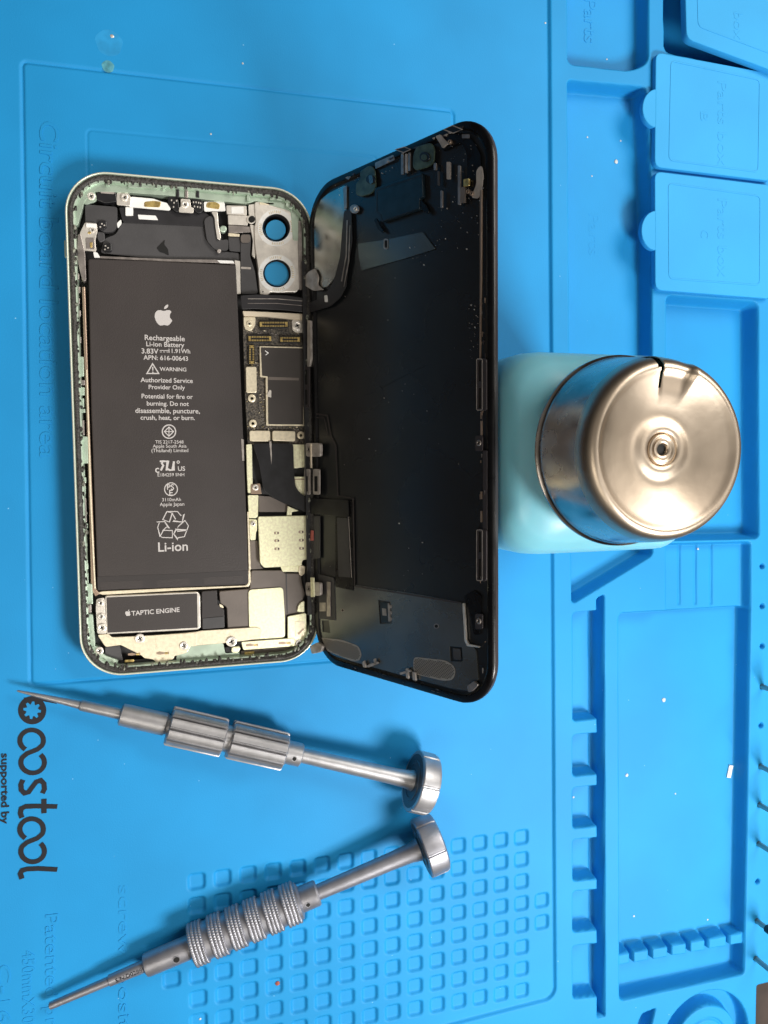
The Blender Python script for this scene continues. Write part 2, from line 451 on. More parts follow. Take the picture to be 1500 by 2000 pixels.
# lettering that reads from top to bottom of the picture: letter "up" points to +x, text runs towards -y
def down_text(body, xbase, ytop, ybot, hpx, z, extrude=.12, bold=0., floor=None, shear=0.):
    V_, F_ = text_geo(body, 1.0, 0.001, bold, shear=shear, align='LEFT')
    a = U(xbase, ytop, z); b = U(xbase, ybot, z); L = np.linalg.norm(b - a); c = U(xbase + hpx, (ytop + ybot) / 2, z); c0 = U(xbase, (ytop + ybot) / 2, z)
    hm = np.linalg.norm(c - c0)
    V_ = V_.copy(); wx = V_[:, 0].max() - V_[:, 0].min(); V_[:, 0] -= V_[:, 0].min()
    e = (b - a) / L; up = np.array([-e[1], e[0]])
    if up[0] < 0: up = -up
    out = np.zeros_like(V_); out[:, :2] = a + V_[:, :1] / wx * L * e + V_[:, 1:2] / .70 * hm * up
    out[:, 2] = z - .02 + (V_[:, 2] > 0) * (extrude + .02)
    return out, F_
emb = [down_text('Circuit board location area', 78, 236, 893, 36, .0, .2),
       down_text('Parts', 1141, -3, 82, 24, -5.6, .15),
       down_text('Parts', 1150, 417, 498, 20, -6.0, .10),
       down_text('screw  posit', 232, 1730, 2012, 22, .0, .2),
       down_text('Patented pro', 89, 1787, 2030, 25, .0, .2),
       down_text('450mmX300mm', 44, 1858, 2060, 24, .0, .2),
       down_text('C-16', -4, 1886, 2000, 24, .0, .2)]
for e_ in emb: mk('embossed_lettering', e_, m_mat, MAT)
# printed logo "boostool" and "supported by"
def PX(l, z=0.): return [tuple(U(x, y, z)) for x, y in l]
def arc(cx, cy, r, a0, a1, n=18, ry=None):
    ry = ry or r
    return [(cx + r * math.cos(math.radians(a0 + (a1 - a0) * k / n)), cy + ry * math.sin(math.radians(a0 + (a1 - a0) * k / n))) for k in range(n + 1)]
pr = []
sw = 1.42
gear = []
for k in range(48):
    a = 2 * math.pi * k / 48; rr = 17.5 if (k % 6) in (0, 1, 2) else 13.2
    if (k % 6) in (4,): rr = 11.5
    gear.append((63 + rr * math.cos(a), 1387 + rr * math.sin(a)))
ZP = .16
pr.append(plate_geo([PX(circ(63, 1387, 27.5, 40)), PX(gear)], ZP, .04))
def flat_stroke(l, wd): 
    g_ = stroke_geo(PX(l), wd, ZP); return g_
def both(cy):
    r = 20.5
    p = arc(62, cy, r + 2.5, 122, 388, 26, r)                     # first loop, open at the lower left
    p += [(73, cy + 17.5), (63, cy + 21.5), (53, cy + 25.5)]
    p += arc(64, cy + 43, r + 2.5, 208, -48, 26, r)
    return p
pr.append(flat_stroke([(47, 1367), (80, 1364), (112, 1370)], sw))
pr.append(flat_stroke(both(1446), sw)); pr.append(flat_stroke(both(1619.5), sw))
pr.append(flat_stroke([(45, 1523), (41, 1532), (42, 1543), (48, 1549), (56, 1547), (64, 1536), (71, 1527), (80, 1524), (86, 1530), (87, 1541), (83, 1549)], sw))
pr.append(flat_stroke([(43, 1597), (40, 1588), (42, 1579), (50, 1575), (70, 1574), (112, 1575)], sw)); pr.append(flat_stroke([(86, 1560), (86, 1588)], 1.5))
pr.append(flat_stroke([(43, 1716), (40, 1706), (43, 1700), (53, 1697), (75, 1696), (112, 1698)], sw))
pr.append(down_text('supported by', 3, 1472, 1610, 15, .12, .03, bold=.018))
pr = [(v + np.array([0, 0, .004 * i]), f) for i, (v, f) in enumerate(pr)]
mk('printed_logo', merge(pr), m_ink, MAT)

# ------------------------------------------------------------------ tray lids
def lid(label, poly, tab, inner, z, th, texts, tilt=None, name='tray_lid'):
    P = [tuple(U(x, y, z)) for x, y in poly]
    c = np.mean(P, axis=0)
    r = thing(name, label, 'lid', (c[0], c[1], z - th), 'lids of the parts boxes')
    loops = rnd(P, 3.0)
    gs = [plate_geo([loops], z, th, .35)]
    if tab:
        tp = [tuple(U(x, y, z - .1)) for x, y in tab]
        gs.append(plate_geo([rnd(tp, 1, 2)], z - .1, th - .3, .3))
    I = rnd([tuple(U(x, y, z)) for x, y in inner], 2.0)
    rg = stroke_geo(I, .5, .16, closed=True); rg = (rg[0] + np.array([0, 0, z - .02]), rg[1])
    tx = [down_text(*t, z, .09) for t in texts]
    geos = [gs, [rg], tx]
    if tilt:
        ax, ang = tilt; M_ = Matrix.Rotation(math.radians(ang), 3, Vector(ax)); A = np.array(M_)
        piv = np.array([c[0], c[1], z])
        geos = [[(((v - piv) @ A.T) + piv, f) for v, f in g_] for g_ in geos]
    mk('lid_panel', merge(geos[0]), m_lid, r, 40)
    mk('raised_border', merge(geos[1]), m_lid, r, 40)
    mk('embossed_lettering', merge(geos[2]), m_lid, r)
    return r
def tabpoly(cx, cy, rx, ry): return [(cx, cy - ry * 1.12)] + [(cx - rx * math.sin(math.pi * k / 14), cy - ry * math.cos(math.pi * k / 14)) for k in range(15)] + [(cx, cy + ry * 1.12), (cx + 18, cy + ry), (cx + 18, cy - ry)]
lid('blue lid marked Parts box B with a round pull tab, between two other lids', [(1281, 101), (1510, 144), (1510, 354), (1279, 326)], tabpoly(1284, 211, 29, 38),
    [(1311, 119), (1484, 156), (1481, 336), (1307, 313)], 3.6, 2.6, [('Parts box', 1402, 158, 322, 18), ('B', 1368, 218, 236, 15)])
lid('blue lid marked Parts box C with a round pull tab, just above the open tray', [(1279, 334), (1510, 362), (1510, 584), (1280, 566)], tabpoly(1282, 450, 29, 39),
    [(1306, 358), (1485, 383), (1484, 557), (1307, 544)], 3.6, 2.6, [('Parts box', 1402, 388, 540, 19), ('C', 1369, 449, 465, 15)])
lid('blue lid lying askew over an open dark tray, only the word box in view', [(1339, -120), (1343, 74), (1500, 136), (1560, 160), (1575, -100)], None,
    [(1363, -100), (1366, 50), (1545, 122), (1552, -75)], 6.2, 3.2, [('box', 1434, 22, 76, 17)], tilt=((0.3, 1, 0), -1.5))

# ------------------------------------------------------------------ precision bits standing in the edge holes
proto = None
for k, (hx_, hy_) in enumerate(RODS):
    c = U(hx_, hy_, RZ)
    where = ['topmost steel bit standing in the row of holes at the mat edge', 'second steel bit from the top in the row of edge holes',
             'third steel bit from the top, directly above another bit in the edge holes', 'fourth steel bit from the top, next to an empty hole below it',
             'fifth steel bit, with a black sleeve, below the empty hole', 'lowest steel bit in the edge holes, nearest the mat corner'][k]
    if proto is None:
        proto = thing('steel_bit', where, 'tool bit', (c[0], c[1], -2.8), 'steel bits standing in the edge holes')
        g_ = lathe_geo([(1.0, 0), (1.05, .3), (1.05, 10), (1.05, 26), (.9, 27)], 20)
        mk('shank', (g_[0] + np.array([c[0], c[1], -2.8]), g_[1]), m_bit, proto, 40)
        g_ = lathe_geo([(1.0, 10 if False else 9), (1.7, 9.4), (1.7, 24), (1.5, 24.5)], 20)
        mk('sleeve', (g_[0] + np.array([c[0], c[1], -2.8]), g_[1]), m_black, proto, 40)
    else:
        r = proto.copy(); COL.objects.link(r); r.location = Vector((c[0], c[1], -2.8)) * SC; r['label'] = where
        for ch in list(proto.children):
            if ch.name.startswith('sleeve') and k != 4: continue
            d = ch.copy(); COL.objects.link(d); d.parent = r
for ch in list(proto.children):
    if ch.name.startswith('sleeve'): bpy.data.objects.remove(ch)

# ------------------------------------------------------------------ bottle with steel pump cap
BX, BY = 134.6, -84.4
bot = thing('alcohol_bottle', 'square turquoise plastic pump bottle with a dented stainless steel cap, behind the raised screen', 'bottle', (BX, BY, 1.2))
def kf(z): return float(np.clip((80.5 - z) / 9, 0, 1))
def bot_ring(hw, hh, r, z): return [(p[0] + BX + 2.6 * kf(z - 1.2), p[1] + BY - .4 * kf(z - 1.2), z) for p in rrect(-hw, hw, -hh, hh, r, 8)]
rings = []
prof = [(22, 21, 8, .0), (25.6, 24.6, 9, 1.2), (26.6, 25.4, 9, 4), (27.2, 26, 9, 40), (27.0, 25.8, 9, 66), (26.6, 25.4, 9.5, 71), (25.4, 24.2, 9.5, 74.4), (23.2, 22, 9.5, 76.8), (20, 19, 9.5, 78.2), (17.5, 17.2, 12, 79.6), (16.2, 16.2, 15.5, 81.0), (15.8, 15.8, 15.6, 87)]
V_ = []; F_ = []
for hw, hh, r_, z in prof: V_ += bot_ring(hw + 2.4 * kf(z), hh + .9 * kf(z), r_ + 2 * kf(z), z + 1.2)
n_ = len(bot_ring(20, 20, 5, 0))
for k in range(len(prof) - 1):
    for i in range(n_):
        j = (i + 1) % n_; F_.append((k * n_ + i, k * n_ + j, (k + 1) * n_ + j, (k + 1) * n_ + i))
F_.append(tuple(range(n_ - 1, -1, -1))); F_.append(tuple((len(prof) - 1) * n_ + i for i in range(n_)))
mk('bottle_body', (np.array(V_), F_), m_bottle, bot, 50)
# cap: rolled flange, wall, crest, dished top with a nozzle; a bent slit at the far rim
NA = 144
cprof = [(20.0, 86.5), (23.2, 86.2), (23.65, 86.6), (23.6, 87.1), (23.2, 87.4), (22.9, 87.8), (22.75, 88.4), (22.5, 91), (22.1, 95), (21.7, 99), (21.4, 101.2)]
dish = [(17.4, 105.3), (16.2, 104.8), (14, 104.1), (12, 103.6), (10, 103.1), (8.6, 102.8), (7.6, 102.7), (6.8, 102.8), (6.0, 103.1), (5.2, 103.25), (4.2, 103.25), (3.9, 103.0), (3.6, 102.4)]
def capmod(r, z, a, k):
    # the bent tab and notch on the rim near the top of the picture
    return r
def cap_z(r, z, a):
    a = (math.degrees(a)) % 360
    dz = 0.
    if 68 < a < 94 and r > 13 and z > 100:                       # pressed-down lip
        t = min(1, (a - 68) / 3) * min(1, (94 - a) / 1.5); dz -= 1.5 * t * min(1, (r - 13) / 4)
    dz += .35 * math.sin(2 * math.radians(a) + 1.1) * max(0, 1 - abs(r - 11) / 7)
    return dz
def cap_geo(pf):
    V_, F_ = lathe_geo(pf, NA)
    for v in V_:
        a = math.atan2(v[1], v[0]); v[2] += cap_z(math.hypot(v[0], v[1]), v[2], a)
    F_ = [f for f in F_ if len(f) == 4]
    return V_ + np.array([BX, BY, 0]), F_
def cutslit(geo, a0, a1, rmin, zmin):
    V_, F_ = geo; keep = []
    for f in F_:
        c = V_[list(f)].mean(0) - np.array([BX, BY, 0]); a = math.degrees(math.atan2(c[1], c[0])) % 360; r = math.hypot(c[0], c[1])
        wdt = (r - rmin) / (21 - rmin)
        if c[2] > zmin and r > rmin and a0 <= a <= a0 + max(2.6, (a1 - a0) * wdt): continue
        keep.append(f)
    return V_, keep
capside = cutslit(cap_geo(cprof), 94, 101.5, 12, 101.0)
cap = mk('steel_cap', capside, m_cap, bot, 35)
dishg = cutslit(cap_geo([(21.4, 101.2), (21.25, 102.3), (20.95, 103.4), (20.5, 104.4), (19.9, 105.2), (19.2, 105.75), (18.5, 105.9), (17.9, 105.7)] + dish), 94, 101.5, 13.4, 101.0)
mk('dished_top', dishg, m_captop, cap, 60)
g_ = lathe_geo([(3.6, 102.2), (3.5, 103.1), (3.3, 103.3), (2.9, 103.3), (2.7, 103.0), (2.45, 103.0), (2.3, 103.35), (1.7, 103.4), (1.35, 103.1), (1.25, 102.3)], 40)
mk('nozzle', (g_[0] + np.array([BX, BY, 0]), [f for f in g_[1] if len(f) == 4]), m_captop, bot, 60)
g_ = lathe_geo([(1.3, 102.5), (.0001, 102.4)], 24); mk('nozzle_hole', (g_[0] + np.array([BX, BY, 0]), g_[1]), m_hole, cap)
g_ = lathe_geo([(.0001, 99.4), (17, 99.4), (17.1, 99.2)], 40)
mk('inner_disc', (g_[0] + np.array([BX, BY, 0]), g_[1]), m_black, cap)

# ------------------------------------------------------------------ screwdrivers
def axis_tool(P0, z0, P1, z1):
    a = np.array([*U(*P0, z0), z0]); b = np.array([*U(*P1, z1), z1])
    d = b - a; L = np.linalg.norm(d); d = d / L
    s = np.cross(d, [0, 0, 1]); s /= np.linalg.norm(s); u = np.cross(s, d)
    ts = np.linspace(-.1, 1.2, 400); pxs = np.array([PJ(a + d * L * t)[0] for t in ts])
    def S(px): return float(np.interp(px, pxs, ts)) * L
    def place(geo):
        V_, F_ = geo; V_ = np.asarray(V_)
        return a + V_[:, :1] * s + V_[:, 1:2] * u + V_[:, 2:3] * d, F_
    return a, d, s, u, L, S, place
def smooth_tool_part(name, prof, S, place, mat, root, n=40, mod=None, ang=30):
    return mk(name, place(lathe_geo([(r, S(x)) for x, r in prof], n, mod)), mat, root, ang)
def prism_geo(fn, z0, z1, n, chamf=.35, steps=1):
    prof = [(-chamf, z0), (0, z0 + chamf)] + [(0, z0 + chamf + (z1 - z0 - 2 * chamf) * k / steps) for k in range(1, steps)] + [(0, z1 - chamf), (-chamf, z1)]
    V_ = []; F_ = []
    for dr, z in prof:
        for i in range(n):
            a = 2 * math.pi * i / n; r = fn(a) + dr; V_.append((r * math.cos(a), r * math.sin(a), z))
    for k in range(len(prof) - 1):
        for i in range(n):
            j = (i + 1) % n; F_.append((k * n + i, k * n + j, (k + 1) * n + j, (k + 1) * n + i))
    F_.append(tuple(range(n - 1, -1, -1))); F_.append(tuple((len(prof) - 1) * n + i for i in range(n)))
    return np.array(V_), F_

# driver 1: fluted grips
T1 = axis_tool((33, 1349), 4.1, (826, 1529), 10.6)
a, d, s, u, L, S, place = T1
d1 = thing('precision_screwdriver', 'silver precision screwdriver with two fluted grips and a very fine tip', 'screwdriver', (a[0], a[1], 0.1), 'steel precision screwdrivers')
smooth_tool_part('blade', [(33, .12), (36, .32), (90, .8), (153, 1.25), (155, 1.3)], S, place, m_tool, d1, 24)
smooth_tool_part('shank', [(155, 1.1), (157, 1.5), (160, 1.65), (234, 1.7), (235, 1.5)], S, place, m_tool, d1, 32)
smooth_tool_part('front_collar', [(234, 2.4), (237, 3.3), (250, 3.45), (322, 3.5), (326, 3.0), (331, 2.9)], S, place, m_tool, d1, 48)
def flute(R, n=11, ph=0.):
    def fn(a):
        t = ((a / (2 * math.pi) * n) + ph) % 1.0
        if t < .12: return R - 1.3
        if t < .17: return R - 1.15 + 1.4 * (t - .12) / .05
        if t < .23: return R + .25
        if t > .95: return R + .1 - 1.25 * (t - .95) / .05
        return R - .08 + .05 * math.sin((t - .26) / .68 * math.pi)
    return fn
for x0, x1, ph in ((330, 437, .35), (449, 556, .35)):
    mk('fluted_grip', place(prism_geo(flute(6.0, 10, ph), S(x0), S(x1), 264)), m_tool, d1, 25)
smooth_tool_part('neck', [(436, 4.0), (438, 4.2), (449, 4.2), (451, 4.0)], S, place, m_tool, d1)
smooth_tool_part('rear_collar', [(555, 3.5), (557, 3.75), (586, 3.75), (588, 3.4), (588.5, 2.6)], S, place, m_tool, d1)
smooth_tool_part('shaft', [(587, 2.35), (600, 2.4), (690, 2.6), (770, 2.75), (792, 3.0), (808, 3.6)], S, place, m_tool, d1)
def disc(root, S, place, x0, x1, R, mat):
    z0, z1 = S(x0), S(x1)
    g1 = lathe_geo([(R - .9, z0 + .05), (R - .25, z0 + .15), (R, z0 + .5), (R, z1 - 1.4), (R - .35, z1 - .5), (R - 1.4, z1), (.01, z1 + .3)], 180, lambda r, z, a, k: r - (.3 if (r > R - 1.5 and (math.degrees(a) + 20) % 60 < 3) else 0))
    dk = mk('swivel_disc', place(g1), mat, root, 32)
    g2 = lathe_geo([(2.4, z0 - .25), (3.6, z0 - .25), (3.8, z0 + .02), (5.4, z0 - .02), (5.6, z0 - .3), (6.6, z0 - .3), (6.8, z0), (R - .85, z0 + .06), (R - .9, z0 + .3), (2.4, z0 + .4)], 72)
    mk('disc_face', place(g2), m_toolface, dk, 32)
    g3 = lathe_geo([(R + .03, (z0 + z1) / 2 - 0), (R + .03, (z0 + z1) / 2 + .12)], 72)
disc(d1, S, place, 806, 842, 10.2, m_tool)
def dimple(root, T, px, ang, R, mat, rr=.7):          # small drilled pinhole on a collar
    a, d, s, u, L, S, place = T
    th = math.radians(ang); nrm = math.cos(th) * s + math.sin(th) * u; c = a + d * S(px) + nrm * (R - .02)
    e2 = np.cross(d, nrm); V_, F_ = lathe_geo([(rr * 1.25, 0), (rr * 1.2, .06), (rr, .05), (rr * .8, -.1)], 16)
    V2 = c + V_[:, :1] * d + V_[:, 1:2] * e2 + V_[:, 2:3] * nrm
    p = mk('pin_hole', (V2, F_[:-1]), mat, root, 30)
    V_, F_ = lathe_geo([(rr * .95, .075), (.001, .08)], 16)
    mk('hole_shadow' if False else 'pinhole_shade', (c + V_[:, :1] * d + V_[:, 1:2] * e2 + V_[:, 2:3] * nrm, F_), m_hole, p)  # flat black disc, the shade inside the pinhole put into colour
dimple(d1, T1, 573, 82, 3.75, m_tool, .7)

# driver 2: knurled rings
T2 = axis_tool((97, 1965), 3.6, (840, 1650), 10.2)
a, d, s, u, L, S, place = T2
d2 = thing('precision_screwdriver', 'grey precision screwdriver with six knurled rings, lying over the square wells', 'screwdriver', (a[0], a[1], 0.1), 'steel precision screwdrivers')
smooth_tool_part('blade', [(97, .7), (98, 1.15), (212, 1.35), (214, 1.3)], S, place, m_tool2, d2, 24)
g_ = place(lathe_geo([(.75, S(96.6)), (.6, S(100))], 16)); mk('socket_tip', g_, m_hole, d2)
smooth_tool_part('shank', [(212, 1.3), (214, 1.75), (282, 1.95), (285, 1.8)], S, place, m_tool2, d2, 32)
smooth_tool_part('front_collar', [(282, 2.6), (285, 3.5), (290, 3.65), (366, 3.75), (372, 3.6), (378, 4.6)], S, place, m_tool2, d2, 48)
smooth_tool_part('grip_core', [(374, 4.4), (378, 5.85), (584, 5.85), (588, 4.2)], S, place, m_tool2, d2, 56)
def knurl(z0, z1, R, n=52, rows=4):
    nn = n * 5; st = rows * 6; V_ = []; F_ = []
    for k in range(st + 1):
        t = k / st; z = z0 + (z1 - z0) * t
        for i in range(nn):
            a_ = 2 * math.pi * i / nn
            b_ = abs(math.sin(math.pi * rows * t)) * abs(math.sin(a_ * n / 2 + (0 if int(t * rows) % 2 else math.pi / 2)))
            r_ = R - .35 + .34 * b_ ** .8
            if k in (0, st): r_ = R - .6
            V_.append((r_ * math.cos(a_), r_ * math.sin(a_), z))
    for k in range(st):
        for i in range(nn):
            j = (i + 1) % nn; F_.append((k * nn + i, k * nn + j, (k + 1) * nn + j, (k + 1) * nn + i))
    F_.append(tuple(range(nn - 1, -1, -1))); F_.append(tuple(st * nn + i for i in range(nn)))
    return np.array(V_), F_
for xc in (388, 426, 462, 497, 532, 567):
    mk('knurled_ring', place(knurl(S(xc - 13.5), S(xc + 13.5), 6.8)), m_tool2, d2, 60)
smooth_tool_part('rear_collar', [(583, 3.9), (586, 4.15), (618, 4.15), (621, 3.8), (621.5, 2.8)], S, place, m_tool2, d2)
smooth_tool_part('shaft', [(620, 2.5), (640, 2.55), (760, 2.85), (800, 3.1), (818, 3.8)], S, place, m_tool2, d2)
disc(d2, S, place, 822, 860, 9.9, m_tool2)
dimple(d2, T2, 345, 88, 3.72, m_tool2, 1.0); dimple(d2, T2, 598, 86, 4.15, m_tool2, .7)
V_, F_ = text_geo('S/N:D02889', 1., .001, .01, align='LEFT'); V_ = V_.copy()
V_[:, 0] *= (S(284) - S(227)) / (V_[:, 0].max()); V_[:, 1] = (V_[:, 1] - .35) * 1.75
R_ = 1.93
aa = V_[:, 1] / R_ + math.radians(97)
rad = R_ + .04 * (V_[:, 2] > 0)
mk('serial_print', place((np.stack([rad * np.cos(aa) * -1 * -1, rad * np.sin(aa), S(227) + V_[:, 0]], 1), F_)), m_ink, d2)

# ------------------------------------------------------------------ the opened phone
PH = thing('opened_phone', 'opened mint green smartphone with bare battery, its screen raised against the bottle', 'smartphone', (37, -75, .1))
HW_, HL = 73.4, 150.9
ZB = .1
def polym(pts, z, r=0., fr=FLAT): return rnd([tuple(fr.un(x, y, z)) for x, y in pts], r)
def plate(name, pts, z, th, mat, parent=None, r=.4, bev=.06, holes=(), fr=FLAT, smooth=None):
    loops = [polym(pts, z, r, fr)]
    for h in holes: loops.append(polym(h, z, 0, fr))
    V_, F_ = plate_geo(loops, z, th, bev)
    return mk(name, (fr.to(V_), F_), mat, parent or PH, smooth)
def rect(x0, y0, x1, y1): return [(x0, y0), (x1, y0), (x1, y1), (x0, y1)]
def screw(name, x, y, z, rp, parent=None, mat=None, fr=FLAT, head='cross'):
    c = fr.un(x, y, z); k = np.linalg.norm(fr.un(x, y + 5, z) - c) / 5 * rp
    V_, F_ = lathe_geo([(k * 1.0, -.5), (k, .12), (k * .88, .2), (k * .62, .2), (k * .5, .08), (k * .42, .02), (.001, -.02)], 20)
    V_ = V_ + np.array([c[0], c[1], z])
    o_ = mk(name, (fr.to(V_), F_), mat or m_steel, parent or PH, 40)
    g1 = stroke_geo([(c[0] - k * .42, c[1] - k * .2), (c[0] + k * .42, c[1] + k * .2)], k * .22, .05)
    g2 = stroke_geo([(c[0] - k * .2, c[1] + k * .42), (c[0] + k * .2, c[1] - k * .42)], k * .22, .05)
    V3, F3 = merge([g1, g2]); V3 = V3 + np.array([0, 0, z + .05])
    mk('cross_slot', (fr.to(V3), F3), m_hole, o_ if (parent or PH) is PH else o_)
    return o_

cam1, cam2 = (539, 449), (540, 536)
frame = mk('housing', sweep_geo(0, HW_, -HL, 0, 12.6, [(6, ZB), (2.0, ZB + .15), (.8, 1.0), (.25, 2.6), (0.05, 5.6), (.12, 7.2), (.34, 7.8), (.5, 7.95), (.62, 7.85), (.75, 7.3), (2.6, 6.9), (2.75, 6.4), (2.9, 1.6)]), m_mint, PH, 40)
fl = rrect(1.0, HW_ - 1.0, -HL + 1.0, -1.0, 11.5, 8)
c1 = U(538, 449, 1.2); c2 = U(540, 536, 1.2)
h1 = circ(c1[0], c1[1], 2.9, 28); h2 = circ(c2[0], c2[1], 3.75, 28)
mk('inner_floor', plate_geo([fl, h1, h2], 1.6, 1.3, 0), m_floor, PH)
mk('polished_rim', sweep_geo(-.02, HW_ + .02, -HL - .02, .02, 12.6, [(-.02, 6.6), (-.02, 7.5), (.12, 7.95), (.34, 8.1), (.55, 8.02), (.7, 7.6)]), m_rim, frame, 60)
ds = [1 if (i % 13) != 12 else 120 for i in range(52)]
mk('black_gasket', sweep_geo(.0, HW_, -HL, 0, 12.6, [(.66, 7.35), (.8, 7.62), (1.3, 7.7), (1.7, 7.6), (2.2, 7.15)], .22, ds), m_gasket, frame, 80)

# mint ledges, top and bottom
plate('top_ledge', [(176, 356), (300, 349), (470, 363), (545, 372), (583, 405), (586, 470), (572, 470), (568, 412), (500, 392), (480, 398), (345, 383), (250, 376), (185, 374), (165, 392), (152, 440), (147, 440), (149, 400), (158, 372)], 5.8, 3.8, m_mint, frame, .8)
for q_ in ([(206, 353), (214, 354), (214, 362), (206, 362)], [(318, 357), (324, 357), (323, 370), (317, 370)], [(483, 372), (489, 373), (488, 392), (482, 392)], [(528, 378), (545, 381), (552, 392), (527, 390)], [(250, 360), (312, 362), (312, 368), (250, 366)], [(400, 368), (470, 372), (470, 378), (400, 374)], [(560, 390), (572, 398), (570, 410), (558, 402)]):
    plate('ledge_rib', q_, 6.6, 1.0, m_mint, frame, .3)
plate('bottom_ledge', [(344, 1266), (372, 1262), (436, 1256), (440, 1276), (468, 1274), (468, 1289), (345, 1298)], 5.2, 3.4, m_mint, frame, .5)
plate('corner_ledge', [(172, 1262), (190, 1262), (204, 1280), (232, 1290), (228, 1298), (196, 1292), (178, 1278)], 5.6, 3.8, m_mint, frame, .8)
plate('side_ledge', [(170, 1200), (181, 1200), (186, 1262), (176, 1266)], 5.6, 3.8, m_mint, frame, .5)
plate('lower_lip', [(222, 1306), (330, 1299), (440, 1289), (560, 1276), (596, 1262), (599, 1268), (566, 1284), (440, 1297), (330, 1307), (224, 1313)], 6.4, .9, m_mint, frame, .5)

# side key and antenna line on the outside
kk = U(121, 487, 4.5); mk('side_key', rrb := plate_geo([rrect(-.75, .3, kk[1] - 2.6, kk[1] + 2.6, .4, 3)], 5.4, 1.8, .2), m_mint, PH, 40)
k2 = U(124, 426, 5); mk('antenna_band', plate_geo([rrect(-.06, .6, k2[1] - .5, k2[1] + .5, .05, 2)], 6.8, 4.4, 0), m_white, PH)

# upper films and brackets
plate('upper_film', [(196, 494), (204, 466), (226, 458), (240, 433), (400, 440), (405, 470), (425, 490), (468, 494), (470, 517), (340, 510)], 3.6, 1.4, m_gray, PH, 1.0)
plate('torn_flake', [(306, 484), (312, 478), (322, 468), (321, 478), (328, 486), (330, 499), (320, 494), (312, 492)], 3.75, .12, m_hole, PH, .4, 0)
plate('corner_cover', [(166, 399), (229, 404), (229, 442), (222, 452), (205, 454), (190, 446), (167, 440)], 4.6, 1.6, m_gray, PH, .9)
plate('black_flex_band', [(232, 404), (330, 410), (400, 414), (412, 424), (412, 442), (240, 434)], 4.0, 1.2, m_flex, PH, .8)
plate('highlight_strip', [(269, 419), (304, 421), (309, 430), (271, 428)], 4.15, .15, m_white, PH, .2)  # white plate as a painted highlight on the flex band
plate('white_pad', rect(245, 404, 260, 421), 4.5, .6, m_white, PH, .3)
plate('curved_cap', [(228, 436), (236, 428), (238, 436), (230, 446)], 4.6, .6, m_white, PH, .5)
plate('ear_bracket', [(228, 376), (250, 376), (256, 386), (254, 402), (228, 400)], 5.4, .7, m_steel, PH, .5)
plate('antenna_foil', [(256, 384), (300, 388), (316, 394), (326, 396), (334, 408), (330, 411), (252, 404)], 5.0, .5, m_white, PH, .4)
plate('gold_smudge', [(282, 394), (300, 392), (315, 394), (312, 405), (281, 404)], 5.08, .1, m_gold, PH, .5)
plate('dark_sensor', [(189, 375), (226, 374), (229, 394), (205, 397), (188, 390)], 5.6, 2., m_black, PH, .5, .2)
plate('sensor_highlight', [(197, 373), (224, 374), (223, 379), (196, 377)], 5.75, .2, m_clip, PH, .3)  # pale plate painted as the highlight on the black sensor
plate('screw_tab', [(166, 374), (184, 372), (190, 388), (186, 394), (166, 400), (160, 390)], 5.5, .8, m_mint, PH, .8)
plate('mic_block', [(327, 384), (347, 384), (351, 410), (345, 415), (328, 400)], 5.2, 1.6, m_black, PH, .7, .2)
plate('mic_block', [(374, 388), (395, 390), (398, 412), (388, 418), (376, 408)], 5.2, 1.6, m_black, PH, .7, .2)
for bx_, by_ in ((335, 391), (340, 396), (345, 392), (339, 404), (378, 395), (383, 395), (388, 396), (392, 397), (380, 403), (386, 404), (391, 405)):
    plate('solder_pad', rect(bx_ - 1.2, by_ - 1.6, bx_ + 1.2, by_ + 1.6), 5.35, .2, m_steel, PH, .1, 0)
plate('centre_bracket', [(353, 388), (371, 389), (373, 404), (378, 406), (378, 416), (349, 414), (350, 405), (353, 404)], 5.7, .6, m_steel, PH, .4)
for lx in (347, 364, 386):
    plate('spring_leg', [(lx - 3, 363), (lx + 3, 363), (lx + 3.5, 386), (lx - 3, 385)], 6.2, 1.4, m_bar if lx == 364 else m_black, PH, .2, .15)
plate('foil_patch', [(398, 394), (438, 393), (441, 412), (399, 413)], 5.0, .5, m_white, PH, .5)
plate('gold_smudge', [(404, 395), (420, 394), (430, 399), (428, 409), (402, 405)], 5.1, .12, m_gold, PH, .6)
plate('curved_flex', [(398, 428), (412, 420), (420, 432), (421, 455), (432, 470), (446, 466), (446, 490), (420, 488), (404, 470)], 4.6, .5, m_gray, PH, 1.2)
plate('curved_spring', [(412, 413), (425, 413), (427, 440), (432, 464), (430, 469), (424, 466), (420, 440), (419, 425)], 5.3, .5, m_steel, PH, .6, .15)
plate('mint_peg', circ(436, 447, 7, 14), 5.3, 2, m_mint, PH, 0, .3)
plate('shiny_peg', circ(428, 490, 4, 12), 4.8, 1, m_clip, PH, 0, .2)
plate('chip_carrier', [(442, 401), (481, 402), (482, 420), (443, 418)], 5.3, 1.0, m_steel, PH, .3)
plate('chip_label', rect(452, 404, 476, 417), 5.4, .1, m_white, PH, .2, 0)
plate('bracket_step', [(445, 420), (484, 421), (484, 440), (446, 438)], 5.0, 1.0, m_steel, PH, .3)
plate('bracket_step', [(446, 440), (492, 443), (491, 453), (447, 456)], 4.6, .8, m_bar, PH, .3)
plate('bracket_lip', [(446, 455), (468, 457), (468, 462), (446, 461)], 4.9, .4, m_cream, PH, .2)
plate('dark_flex', [(446, 462), (469, 463), (471, 492), (448, 490)], 4.2, .5, m_gray, PH, .5)
plate('flex_riser', [(470, 457), (490, 457), (490, 474), (488, 500), (498, 530), (504, 574), (471, 574), (470, 510)], 4.5, .7, m_gray, PH, .9)
plate('flex_bead', [(470, 458), (489, 458), (489, 474), (470, 474)], 4.9, .4, m_warmgray, PH, 1.)
